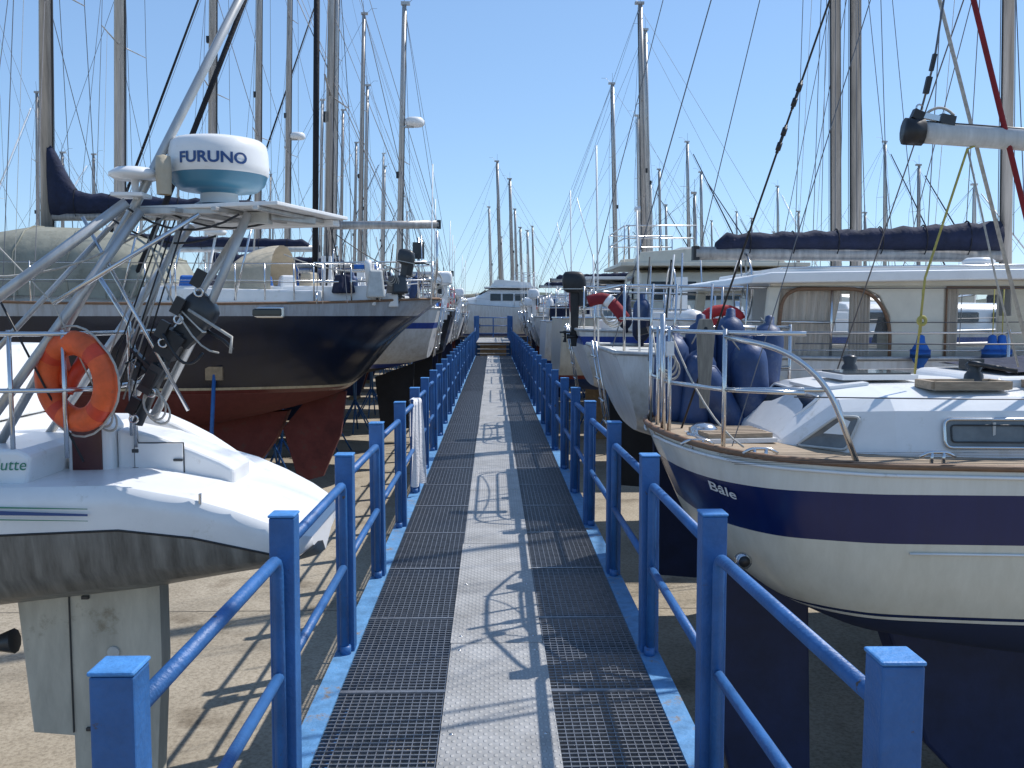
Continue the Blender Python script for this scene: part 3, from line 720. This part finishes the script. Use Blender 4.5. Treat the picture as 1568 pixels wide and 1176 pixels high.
mb.prism([(-3.05,.35),(-2.45,.42),(-2.55,-.3),(-2.85,-1.0),(-3.25,-1.1),(-3.5,-.2)],15.13,15.27,reda)
mb.prism([(-8.5,-.1),(-3.4,.1),(-3.6,-.35),(-4.0,-.9),(-4.4,-1.45),(-8,-1.45)],15.05,15.35,reda)
mb.obj('stays_and_rudder',e)
mb=MB(inv); rows=[]
for i in range(6):
    t=i/5; rows.append([(-3.4-.9*t,15-.95*math.cos(math.pi*j/10),2.05+.75*math.sqrt(max(.03,1-t**2))*math.sin(math.pi*j/10)**.6) for j in range(11)])
mb.grid(rows,beigec); mb.obj('sprayhood',e)

# ============================================================ LEFT ROW
sailboat(-1,19.6,1.1,12,3.7,.55,1.25,'whiteblue',.75,masts=[dict(x=7.9,top=16,w=.24,boom=(4.2,2.5),cover=navyc)],hood=bluec,engine=True,junk=8)
sailboat(-1,23.6,1.0,11.5,3.5,.5,1.3,'black',.6,masts=[dict(x=7.2,top=16,w=.22,boom=(3.6,2.4),cover=navyc),dict(x=2.45,top=9.4,w=.15,spr=1,radar=.62,fore=False,boom=(1.4,2.2),cover=None)],hood=navyc)
sailboat(-1,27.3,1.1,11,3.4,.55,1.2,'white',.7,masts=[dict(x=7.0,top=15,w=.2,boom=(3.8,2.4),cover=bluec,furl=blackc)],hood=navyc,hs=redc)
sailboat(-1,31.2,1.2,11,3.4,.5,1.25,'whiteblue',.7,masts=[dict(x=7.0,top=15.5,w=.2,boom=(3.8,2.4),cover=navyc,radar=.4)],hood=navyc,engine=True)
sailboat(-1,35.6,1.1,10,3.2,.5,1.2,'white',.75,masts=[dict(x=5.2,top=12.6,w=.17,boom=(3.2,2.4),cover=blackc)],hood=beigec)
sailboat(-1,39.6,1.1,11,3.4,.5,1.25,'navy',.6,masts=[dict(x=6.9,top=17,w=.22,boom=(3.6,2.4),cover=navyc,furl=blackc)],hood=navyc)
sailboat(-1,44,1.3,11,3.4,.5,1.2,'white',.7,masts=[dict(x=6.2,top=12,w=.18,boom=(3.6,2.4),cover=navyc)],hood=navyc)
# ============================================================ motor yacht
def motor_yacht(loc,rz,L=9,B=3.2,fb=1.3,body=None,hullm=None,fly=True,name='motor_yacht',zb=.5):
    body=body or cream
    e=empty(name,(loc[0],loc[1],zb),rz); h=B/2
    tab=[(0,h*.92,fb,-.2),(.3*L,h,fb+.02,-.35),(.6*L,h*.95,fb+.15,-.35),(.82*L,h*.6,fb+.32,-.1),(L,.04,fb+.5,fb+.2)]
    H=Hull(tab,-.05,pw=.45); mb=MB(); H.build(mb,hullm or HM['cream'],greyw,steel,railr=.02)
    mb.box((.4*L,0,(GZ-zb-.3)/2-.1),(.5*L,.25,.3-GZ+zb-.4),timber); stands(mb,H,GZ-zb,(.2*L,.6*L)); mb.obj('hull',e)
    mb=MB(); z=fb
    trunk(mb,[(.18*L,h*.8,z-.05,1.0),(.5*L,h*.8,z-.02,1.0),(.62*L,h*.72,z+.02,.55),(.80*L,h*.4,z+.1,.25)],body)
    for sg in(-1,1):
        for a,b in((.2,.3),(.315,.4),(.415,.5)):
            mb.box(((a+b)/2*L,sg*(h*.775),z+.56),((b-a)*L,.05,.36),glass,rx=sg*.045)
    mb.box((.565*L,0,z+.84),(.02,h*1.2,.45),glass,ry=-.95)
    mb.box((.177*L,.2,z+.5),(.03,.7,.8),glass)
    mb.box((.34*L,0,z+1.08),(.42*L,h*1.72,.07),body)
    if fly:
        for sg in(-1,1):
            q=[(.16*L,z+1.12),(.5*L,z+1.12),(.46*L,z+1.45),(.42*L,z+1.48),(.17*L,z+1.32)]
            mb.prism(q,min(sg*h*.78,sg*h*.72),max(sg*h*.78,sg*h*.72),body)
        mb.box((.47*L,0,z+1.32),(.05,h*1.4,.32),body,ry=-.3); mb.box((.3*L,0,z+1.3),(.5,h*1.1,.3),white)
        mb.box((.44*L,0,z+1.58),(.02,h*1.2,.2),bottle,ry=-.4)
    mb.obj('superstructure',e,.03,3)
    mb=MB(); rails(mb,H,.95*L,.65,2.0)
    if fly:
        for zz in(1.6,1.85): mb.tube(fillet([(.3*L,-h*.75,z+zz),(.14*L,-h*.75,z+zz),(.14*L,h*.75,z+zz),(.3*L,h*.75,z+zz)],.15,4),.014,steel,6)
        for p in((.14,.75),(.14,-.75),(.3,.75),(.3,-.75),(.22,.75),(.22,-.75)): mb.tube([(p[0]*L,p[1]*h,z+1.1),(p[0]*L,p[1]*h,z+1.85)],.014,steel,6)
    mb.tube([(.1*L,.4,z+1.0),(.05*L,.4,z+2.6)],.01,white,5)
    for _ in range(4): s_=U(.15,.4); mb.box((U(.1,1.5),U(-.7,.7)*h,z+.2),(s_,s_,s_),random.choice([white,beigec,navyc,redc]),rz=R())
    mb.obj('rails_and_gear',e); return e

# ============================================================ RIGHT FOREGROUND "Bale"
ox,oy=.955,5.62
e=empty('blue_striped_sailboat',(ox,oy,0)); F=lambda p:Vector((p[0]-ox,p[1]-oy,p[2]))
bh=bands('hull_cream_blue_stripe',[(-2,(.010,.018,.055)),(.10,(.7,.68,.6)),(.12,(.012,.02,.07)),(.135,(.68,.64,.53)),(.55,(.005,.014,.085)),(.80,(.72,.69,.61))],.22,.06)
tab=[(0,.14,1.0,.42),(.03,.42,.998,.38),(.08,.62,.99,.34),(.18,.84,.98,.27),(.4,1.08,.965,.13),(.9,1.22,.945,-.05),(2,1.29,.93,-.2),(4,1.36,.93,-.3),(7,1.2,1.0,-.25),(9,.7,1.1,.1),(10.4,.04,1.2,1.0)]
H=Hull(tab,.26,N=130,pw=.34,sm=(4,6))
mb=MB(); H.build(mb,bh,teak,teakd,n=18,railr=.018)
for sg in(-1,1): mb.tube([(x,sg*(b_+.008),s_-.035) for x,b_,s_ in zip(H.x,H.b,H.s)],.009,white,6)
mb.obj('hull',e)
mb=MB(F)
mb.prism([(1.30,.2),(1.95,.1),(2.0,-1.35),(1.50,-1.30),(1.38,-.8)],oy-.06,oy+.06,navya)
mb.prism([(2.3,.1),(7.6,.0),(7.0,-1.42),(3.1,-1.42),(2.7,-1.0)],oy-.12,oy+.12,navya)
mb.box((3.6,oy,-1.51),(.3,1.2,.16),timber);mb.box((6.2,oy,-1.51),(.3,1.2,.16),timber)
mb.obj('keel_and_rudder',e,.02)
mb=MB(); stands(mb,H,GZ,(4.2,7.0)); mb.obj('boat_stands',e)
mb=MB(F)
CS=[(1.60,.50,.93,.05),(1.90,.72,.93,.31),(2.15,.80,.92,.34),(3.2,.86,.92,.35),(6.5,.84,.95,.38)]
rows=[]
for x,w,z0,h_ in CS: rows.append([(x,oy-w,z0),(x,oy-w+.05,z0+h_*.75),(x,oy-w+.12,z0+h_*.95),(x,oy-w*.5,z0+h_*1.08),(x,oy,z0+h_*1.12),(x,oy+w*.5,z0+h_*1.08),(x,oy+w-.12,z0+h_*.95),(x,oy+w-.05,z0+h_*.75),(x,oy+w,z0)])
mb.grid(rows,white,False); mb.add(rows[0],[tuple(range(9))],white)
mb.prism([(2.75,1.24),(2.85,1.34),(5.5,1.38),(5.5,1.22)],oy-.5,oy+.5,white)
mb.obj('coachroof',e,.035,3)
mb=MB(F)
q=[(1.655,oy-.30,.995),(1.865,oy-.44,1.225),(1.865,oy+.42,1.235),(1.655,oy+.28,1.0)]
mb.add([(p[0]-.012,p[1],p[2]+.004) for p in q],[(0,1,2,3)],glass)
mb.tube(fillet([(p[0]-.012,p[1],p[2]) for p in q],.05,3,True),.010,white,6,closed=True)
q=[(1.68,oy-.565,.965),(1.90,oy-.728,.96),(1.98,oy-.715,1.14),(1.87,oy-.665,1.14)]
mb.add(q,[(0,1,2,3)],pane)
mb.tube(fillet(q,.03,3,True),.008,greyw,6,closed=True)
ya=lambda x:oy-float(np.interp(x,[2.15,3.2,6.5],[.80,.86,.84]))
for a,b_ in((2.40,2.86),(3.15,3.7),(4.0,4.5)):
    lo_,hi_=.985,1.135
    pts=[(a,ya(a)+.005,lo_),(b_,ya(b_)+.005,lo_),(b_,ya(b_)+.032,hi_),(a,ya(a)+.032,hi_)]
    pp=fillet(pts,.04,4,True)
    mb.add([p+Vector((0,-.008,0)) for p in pp],[tuple(range(len(pp)))],pane)
    mb.tube([p+Vector((0,-.008,0)) for p in pp],.010,steel,6,closed=True)
    i1=[(a+.035,ya(a)-.006,lo_+.03),(b_-.035,ya(b_)-.006,lo_+.03),(b_-.035,ya(b_)+.012,hi_-.03),(a+.035,ya(a)+.012,hi_-.03)]
    mb.tube(fillet(i1,.02,3,True),.005,dgrey,5,closed=True)
    mb.box(((a+b_)/2+.03,ya(a)+.000,(lo_+hi_)/2),(.014,.012,.12),greyw)
mb.obj('windows',e)
mb=MB(F)
mb.box((1.36,oy-.35,1.005),(.38,.34,.04),teak,rz=.12); mb.box((1.36,oy-.35,.985),(.42,.38,.025),white,rz=.12)
for k in range(5): mb.box((1.36,oy-.48+.065*k,1.0265),(.37,.005,.002),black,rz=.12)
for k in range(8): mb.box((2.6,oy-1.25+.05*k,.9555+.016),(2.9,.004,.002),black)
mb.box((2.25,oy-.1,1.325),(.46,.4,.03),white,rz=.05); mb.box((2.25,oy-.1,1.345),(.40,.34,.012),bottle,rz=.05)
mb.box((2.0,oy-.15,1.28),(.3,.5,.02),white,ry=-.1)
for cx,cy,sx,sy in((2.62,oy-.55,.42,.20),(3.2,oy-.55,.4,.2)):
    for dx,dy,w_,h_ in((0,-sy/2,sx,.035),(0,sy/2,sx,.035),(-sx/2,0,.035,sy),(sx/2,0,.035,sy)): mb.box((cx+dx,cy+dy,1.305),(w_,h_,.045),teak)
    mb.box((cx,cy,1.288),(sx,sy,.02),greyw)
rows=[]
for i in range(12):
    x=2.95+i*.2
    rows.append([(x,oy-.42+.84*j/8,1.36+.10*math.sin(math.pi*j/8)**.5*min(1,.25+i*.25)+.012*math.sin(i*2+j)) for j in range(9)])
mb.grid(rows,navyc)
mb.obj('deck_hatches',e,.006)
mb=MB(F)
mb.lathe([(.085,0),(.08,.03),(.05,.055),(.001,.06)],steel,(1.22,oy-.30,1.0),n=20); mb.lathe([(.1,-.03),(.1,.006),(.08,.01)],steel,(1.22,oy-.30,.995),n=20)
for p in((2.75,oy-.42,1.31),(2.35,oy+.4,1.31)):
    mb.lathe([(.055,0),(.05,.04),(.035,.06),(.05,.1),(.03,.115),(.001,.12)],dgrey,p,n=16)
mb.tube([(2.7,oy-.45,1.42),(2.9,oy-.6,1.38)],.014,black,6); mb.box((2.85,oy-.2,1.4),(.12,.08,.06),dgrey,rz=.4)
for x,y in((1.35,4.62),(1.1,4.95),(2.2,4.48)):
    mb.tube(fillet([(x-.09,y,.985),(x-.05,y,1.01),(x+.05,y,1.01),(x+.09,y,.985)],.03,3),.009,steel,6)
    for s_ in(-.03,.03): mb.tube([(x+s_,y,.95),(x+s_,y,1.01)],.010,steel,6)
b_=H.y(.36,.40)
ex=1.30
mb.tube([(ex,oy-b_-.012,.40),(ex,oy-b_+.03,.40)],.042,steel,18); mb.tube([(ex,oy-b_-.015,.40),(ex,oy-b_,.40)],.030,black,16)
pts=[(x,oy-H.y(x-ox,.51)-.006,.51) for x in np.linspace(2.05,5,14)]; mb.tube(pts,.006,white,6)
P=lambda x,sg,z:Vector((x,oy+sg*max(.08,(H.at(x-ox)[0]-.07)),z))
for z in(1.60,1.30):
    mb.tube(fillet([P(1.55,-1,z),P(1.2,-1,z),Vector((1.01,oy-.32,z)),Vector((1.01,oy+.32,z)),P(1.2,1,z),P(1.6,1,z),P(2.2,1,z)],.12,5),.0125,steel,8)
for x,y in((1.01,oy-.32),(1.01,oy+.32),(1.2,P(1.2,-1,0).y),(1.2,P(1.2,1,0).y),(2.2,P(2.2,1,0).y),(1.0,oy)): mb.tube([(x,y,.95),(x,y,1.62)],.0125,steel,8)
mb.tube([(.995,oy-.22,.98),(.985,oy-.22,1.70)],.016,steel,8)
mb.tube(fillet([P(1.2,-1,1.58),P(1.46,-1,1.52),P(1.66,-1,1.34),P(1.80,-1,.95)],.15,6),.015,steel,10)
mb.tube([P(1.2,-1,1.3),P(1.66,-1,1.32)],.012,steel,8)
for sg in(-1,1):
    for x in(3.9,5.9,7.9): mb.tube([P(x,sg,.93),P(x,sg,1.58)],.012,steel,8)
    for z in(1.55,1.28): mb.tube([P(x,sg,z) for x in np.linspace(1.5,8,9)],.0035,wire,5)
bs=Vector((1.12,5.55,.95)); dv=(Vector((2.05,5.6,3.72))-bs)
mb.tube([bs,bs+dv*5],.0065,black,6)
for t in(.65,.745): mb.tube([bs+dv*(t-.024),bs+dv*(t-.008)],.016,black,8); mb.tube([bs+dv*(t+.008),bs+dv*(t+.024)],.016,black,8); mb.tube([bs+dv*(t-.03),bs+dv*(t+.03)],.010,black,8)
mb.tube([(1.3,5.0,.95),(2.25,5.3,3.9),(3.2,5.6,6.8)],.003,wire,4)
mb.tube([(2.29,5.0,2.68),(5.3,5.1,2.50)],.045,mastw,12,flat=1.3)
mb.tube([(2.21,5.0,2.685),(2.31,5.0,2.68)],.058,black,12,flat=1.25)
mb.tube([(2.29,5.0,2.735),(3.5,5.03,2.665)],.009,black,5)
mb.box((2.28,5.0,2.77),(.06,.04,.05),black,ry=.4); mb.box((2.38,5.0,2.755),(.16,.03,.03),steel,ry=.2); mb.torus((2.29,5.0,2.81),.018,.005,steel,Matrix.Rotation(math.pi/2,4,'X'),12,5)
mb.box((2.44,5.0,2.745),(.08,.05,.05),dgrey,ry=.2); mb.tube(sag((2.3,5,2.75),(2.48,5,2.77),-.05),.008,rope,5)
mb.tube([(2.30,5.0,2.80),(2.36,5.0,3.05),(2.60,5.1,4.6)],.006,wire,5); mb.box((2.33,5.0,2.93),(.028,.022,.09),black,ry=.2); mb.box((2.355,5.0,3.05),(.02,.02,.09),black,ry=.2)
mb.tube([(2.60,5.0,2.61),(2.56,5.0,2.59),(2.40,5.1,1.9),(2.36,5.1,1.36)],.007,yellowr,5); mb.tube([(2.56,5.0,2.60),(2.80,5.1,1.9),(2.95,5.1,1.4)],.006,rope,5)
mb.torus((2.39,5.1,1.66),.022,.010,yellowr,Matrix.Rotation(math.pi/2,4,'X'),12,6)
mb.tube([(3.17,5.0,1.3),(1.9,5.0,5.65)],.015,maroonc,8); mb.tube([(3.06,5.1,1.3),(2.1,5.1,4.5)],.012,rope,6)
mb.tube([(5.4,5.62,1.3),(5.2,5.62,13.5)],.09,mastm,12,flat=.7)
for x0_,y0_,x1_,y1_ in((3.0,4.45,4.9,5.6),(3.4,4.4,5.2,5.6),(4.2,4.3,5.2,5.6),(2.5,6.9,5.2,5.7)): mb.tube([(x0_,y0_,.95),(x1_,y1_,11)],.005,wire,5)
mb.obj('deck_fittings',e)
mb=MB(F)
for x,y,z,ax,ay,l,r in((1.17,6.08,1.25,0,.03,.60,.115),(1.46,6.0,1.12,.1,-.52,.58,.115),(1.70,6.05,1.20,0,-.08,.62,.12),(1.42,6.32,1.36,0,.0,.56,.11),(1.86,6.30,1.33,0,.10,.60,.115),(1.24,6.36,1.30,.1,0,.52,.11),(1.62,6.35,1.40,0,.05,.56,.11),(1.33,6.02,1.18,0,.12,.56,.11)):
    fender(mb,(x,y,z),fend,r,l,ax,ay); mb.tube([(x-ay*.3,y,z+l/2+.04),(x+.02,y-.02,1.62)],.005,rope,5)
mb.obj('fenders',e)
mb=MB(F)
mb.prism([(1.165,1.16),(1.215,1.16),(1.245,1.60),(1.225,1.67),(1.155,1.67),(1.14,1.60)],5.18,5.205,plankm)
mb.tube([(1.19,5.17,1.6),(1.19,5.2,1.63)],.012,black,8)
mb.obj('gangplank_board',e,.004)
mb=MB(F)
coil(mb,(1.02,5.4,1.42),rope,.06,3)
mb.tube(sag((1.01,5.3,1.6),(1.3,4.75,1.0),.1),.006,rope,5)
mb.tube(sag((1.01,5.9,1.6),(1.01,5.3,1.3),.1),.006,rope,5)
mb.box((1.0,5.25,1.5),(.04,.05,.08),white)
mb.obj('stern_gear',e)
def fb_(x,y):
    lx=.185+x*.95; z=.735+y-.22*x
    f=(H.at(lx)[1]-z)/(H.at(lx)[1]-H.at(lx)[2]); xr=lx+H.rake*f*max(0,1-lx/1.6)
    return (xr-.006,-H.y(lx,z)-.008,z)
text('B\u00e2le',.07,M('lettering_white',(.7,.7,.68),.4,0,.02,5),fb_,'name_lettering',e,.001)

# ============================================================ RIGHT: pilothouse boat
PY=9.15
e,H2=sailboat(1,PY,1.05,11,3.2,.35,1.0,'white',.75,masts=[dict(x=5.15,top=14,w=.12,boom=(3.15,1.93),cover=navyc,wr=.006,m=mastm)],name='pilothouse_sailboat',trk=False,junk=2)
F2=lambda p:Vector((p[0]-1.05,p[1]-PY,p[2]-.35))
mb=MB(F2)
y0,y1=7.72,10.5
for ya,yb in((y0,y0+.05),(y1-.05,y1)):
    mb.prism([(2.25,1.0),(7.2,1.0),(7.2,1.20),(2.25,1.20)],ya,yb,cream)
    mb.prism([(2.25,1.20),(2.36,1.20),(2.42,1.93),(2.31,1.93)],ya,yb,cream)
    mb.prism([(3.36,1.20),(3.82,1.20),(3.82,1.93),(3.10,1.93),(3.26,1.85),(3.35,1.68)],ya,yb,cream)
    mb.prism([(4.7,1.20),(4.85,1.20),(4.85,1.93),(4.7,1.93)],ya,yb,cream)
    mb.prism([(5.8,1.20),(7.2,1.20),(6.4,1.93),(5.8,1.93)],ya,yb,cream)
    mb.prism([(2.33,1.93),(6.4,1.93),(6.4,1.99),(2.33,1.99)],ya,yb,cream)
mb.prism([(2.12,1.95),(6.6,2.02),(6.5,2.08),(6.2,2.10),(2.3,2.045),(2.14,2.01)],y0-.12,y1+.12,white)
mb.box((3.8,9.1,2.10),(2.6,2.2,.05),white,ry=-.014)
mb.obj('pilothouse',e,.015,3)
mb=MB(F2)
mb.add([(2.36,y0+.025,1.20),(3.36,y0+.025,1.20),(3.36,y0+.025,1.93),(2.40,y0+.025,1.93)],[(0,1,2,3)],clearg)
mb.add([(3.82,y0+.025,1.20),(5.8,y0+.025,1.20),(5.8,y0+.025,1.93),(3.82,y0+.025,1.93)],[(0,1,2,3)],clearg)
mb.tube(fillet([(2.37,y0-.008,1.20),(2.43,y0-.008,1.91),(3.16,y0-.008,1.91),(3.355,y0-.008,1.66),(3.355,y0-.008,1.20)],.18,6),.016,teakd,6)
mb.tube([(3.83,y0-.008,1.21),(3.83,y0-.008,1.92),(5.8,y0-.008,1.92)],.012,teakd,6)
for xa,xb,c_ in((2.40,2.98,.22),(3.04,3.22,0)):
    rows=[[(xa+(xb-xa)*j/30*(1-c_*i/3),y0+.09+.025*math.sin(j*1.3),1.92-.70*i/3) for j in range(31)] for i in range(4)]; mb.grid(rows,curtain)
rows=[[(3.86+.14*j/10,y0+.12+.025*math.sin(j*1.3),1.92-.70*i/3) for j in range(11)] for i in range(4)]; mb.grid(rows,curtain)
mb.box((4.4,9.6,1.35),(.5,.5,.3),beigec); mb.box((3.0,9.4,1.25),(.9,.5,.15),white)
mb.obj('windows_and_curtains',e)
mb=MB(F2)
for x in(3.52,4.12,4.20):
    fender(mb,(x,7.50,1.37),bluec,.08,.19); mb.tube([(x,7.50,1.5),(x,7.50,1.9)],.005,yellowr,5)
for z in(1.55,1.40): mb.tube([(1.5,7.55,z),(8,7.55,z-.02)],.005,steel,5)
mb.lathe([(.05,0),(.13,.01),(.14,.04),(.1,.07),(.001,.075)],white,(4.35,8.2,2.13),n=18); mb.tube([(4.35,8.2,2.08),(4.35,8.2,2.14)],.04,white,8)
mb.tube([(2.5,8.0,2.10),(5.8,8.0,2.14)],.010,steel,6)
hp=[Vector((1.02+.16*t,8.35-.05*t,1.83-.10*abs(t)**1.5-.08*t)) for t in np.linspace(-1,1,9)]
mb.tube(hp,.055,maroonc,10); mb.tube(hp[4:6],.059,white,10)
hp=[Vector((1.93+.15*math.cos(a),7.75,1.64+.09*math.sin(a))) for a in np.linspace(.1,math.pi-.1,9)]
mb.tube(hp,.05,redc,10); mb.box((1.93,7.75,1.62),(.2,.06,.08),redc)
mb.box((1.55,8.1,1.55),(.16,.14,.2),white,rz=.3); mb.lathe([(.02,0),(.1,.02),(.12,.08),(.08,.14),(.01,.16)],white,(1.72,8.0,1.58),n=16)
for x in(1.3,1.5,1.8,2.1): mb.tube([(x,7.7,1.3),(x+.03,7.7,1.95)],.010,steel,6)
mb.obj('roof_gear',e)

# right row
sailboat(1,13.7,1.15,11.5,3.4,.42,1.05,'whiteblue',.7,masts=[dict(x=5.15,top=15,w=.16,boom=None,m=mastm),dict(x=5.45,top=16,w=.17,boom=None,cover=None,backstay=False,m=mastm)],hood=None,engine=True,hs=redc,junk=3)
motor_yacht((1.35,19.6),0,9,3.3,1.25,cream,name='flybridge_motor_yacht',zb=.35)
motor_yacht((1.3,24),0,7.5,3,1.1,white,HM['white'],False,name='motor_cruiser',zb=.4)
sailboat(1,27.6,1.2,9.5,3.1,.5,1.1,'white',.75,masts=[],hood=navyc,engine=True,hs=redc)
sailboat(1,30.6,1.2,7,2.6,.4,1.0,'grey',.75,masts=[dict(x=6.8,top=5.3,w=.12,boom=None,spr=1)],hood=beigec,engine=True)
sailboat(1,33.6,1.2,11,3.4,.5,1.25,'whitered',.7,masts=[dict(x=5.6,top=12.4,w=.22,boom=(3.5,2.4),cover=navyc)],hood=beigec)
sailboat(1,37.3,1.2,11,3.4,.5,1.25,'navy',.65,masts=[dict(x=6.4,top=12.6,w=.2,boom=(3.5,2.4),cover=blackc,radar=.35)],hood=navyc)
sailboat(1,41.4,1.2,11,3.4,.5,1.25,'white',.7,masts=[dict(x=5.6,top=11.5,w=.2,boom=(3.5,2.4),cover=navyc)],hood=navyc)
sailboat(1,45.6,1.4,11,3.4,.5,1.25,'cream',.7,masts=[dict(x=7.4,top=11,w=.2,boom=(3.5,2.4),cover=bluec)],hood=beigec)
motor_yacht((3.1,49.5),math.pi,6.5,3,1.5,white,HM['white'],True,name='flybridge_motor_yacht')
kinds=['white','navy','cream','white','grey','whiteblue','black','whitered']; covs=[navyc,navyc,blackc,beigec,navyc]
for (dd,x0,mxx,tp,w) in((58,-4.5,.55,10.8,.2),(62,-3.2,1.4,10.3,.22),(66,-5,-.05,8.9,.18),(70,-2,1.9,9.2,.18),(74,-2,2.4,8.2,.2),(80,-3,3.2,8.5,.22),(86,-2,1.0,8.8,.2),(92,-2,4.2,10,.2)):
    sailboat(1,dd,x0,10,3.3,.4,1.2,random.choice(kinds),.7,masts=[dict(x=mxx,top=tp,w=w,boom=(3,2.3),cover=random.choice(covs),wr=.007)],hood=random.choice(covs),detail=dd<64)
for side,x0,ds,hr in((-1,15,np.arange(16,92,4.4),(9,15)),(1,15,np.arange(20,92,4.6),(6.5,10.5)),(-1,2,np.arange(49,80,4.4),(9,13)),(1,5,np.arange(50,80,4.4),(8,11))):
    for dd in ds:
        L_=U(9,12); x_=x0+U(0,1)
        sailboat(side,dd+U(-.3,.3),x_,L_,3.3,.4,U(1.1,1.3),random.choice(kinds),U(.55,.8),masts=[dict(x=x_+L_*.55,top=U(*hr),w=.18,boom=(3.4,2.3),cover=random.choice(covs),wr=.007,furl=random.choice([None,navyc,white]))],hood=random.choice(covs+[None]),detail=False)

# ============================================================ LIGHT, SKY, CAMERA
sd=Vector((.67,.35,1)).normalized()
el=math.asin(sd.z); az=math.atan2(sd.x,sd.y)
li=bpy.data.lights.new('sun','SUN'); li.energy=4.8; li.angle=math.radians(.5); li.color=(1,.97,.93)
lo_=bpy.data.objects.new('sun',li); scene.collection.objects.link(lo_); lo_.rotation_euler=sd.to_track_quat('Z','Y').to_euler(); lo_.location=(10,5,20)
w=bpy.data.worlds.new('World'); scene.world=w; w.use_nodes=True; nt=w.node_tree
bg=nt.nodes['Background']; sk=nt.nodes.new('ShaderNodeTexSky'); sk.sky_type='NISHITA'; sk.sun_disc=False
sk.sun_elevation=el; sk.sun_rotation=az; sk.air_density=1.0; sk.dust_density=.15; sk.ozone_density=3.0; sk.altitude=200
gm=nt.nodes.new('ShaderNodeGamma'); gm.inputs[1].default_value=.62
tm=nt.nodes.new('ShaderNodeMix'); tm.data_type='RGBA'; tm.blend_type='MULTIPLY'; tm.inputs[0].default_value=1; tm.inputs[7].default_value=(1.35,1.72,2.15,1)
nt.links.new(sk.outputs[0],gm.inputs[0]); nt.links.new(gm.outputs[0],tm.inputs[6]); nt.links.new(tm.outputs[2],bg.inputs[0]); bg.inputs[1].default_value=.15
cd=bpy.data.cameras.new('camera'); cam=bpy.data.objects.new('camera',cd); scene.collection.objects.link(cam)
cd.sensor_width=36; cd.lens=32.15; cd.clip_end=6000; cd.clip_start=.05
cam.location=(-.02,0,1.7); cam.rotation_euler=(math.radians(90-4.4),0,math.radians(-1.2)); scene.camera=cam
scene.view_settings.view_transform='Standard'; scene.view_settings.look='None'; scene.view_settings.exposure=0
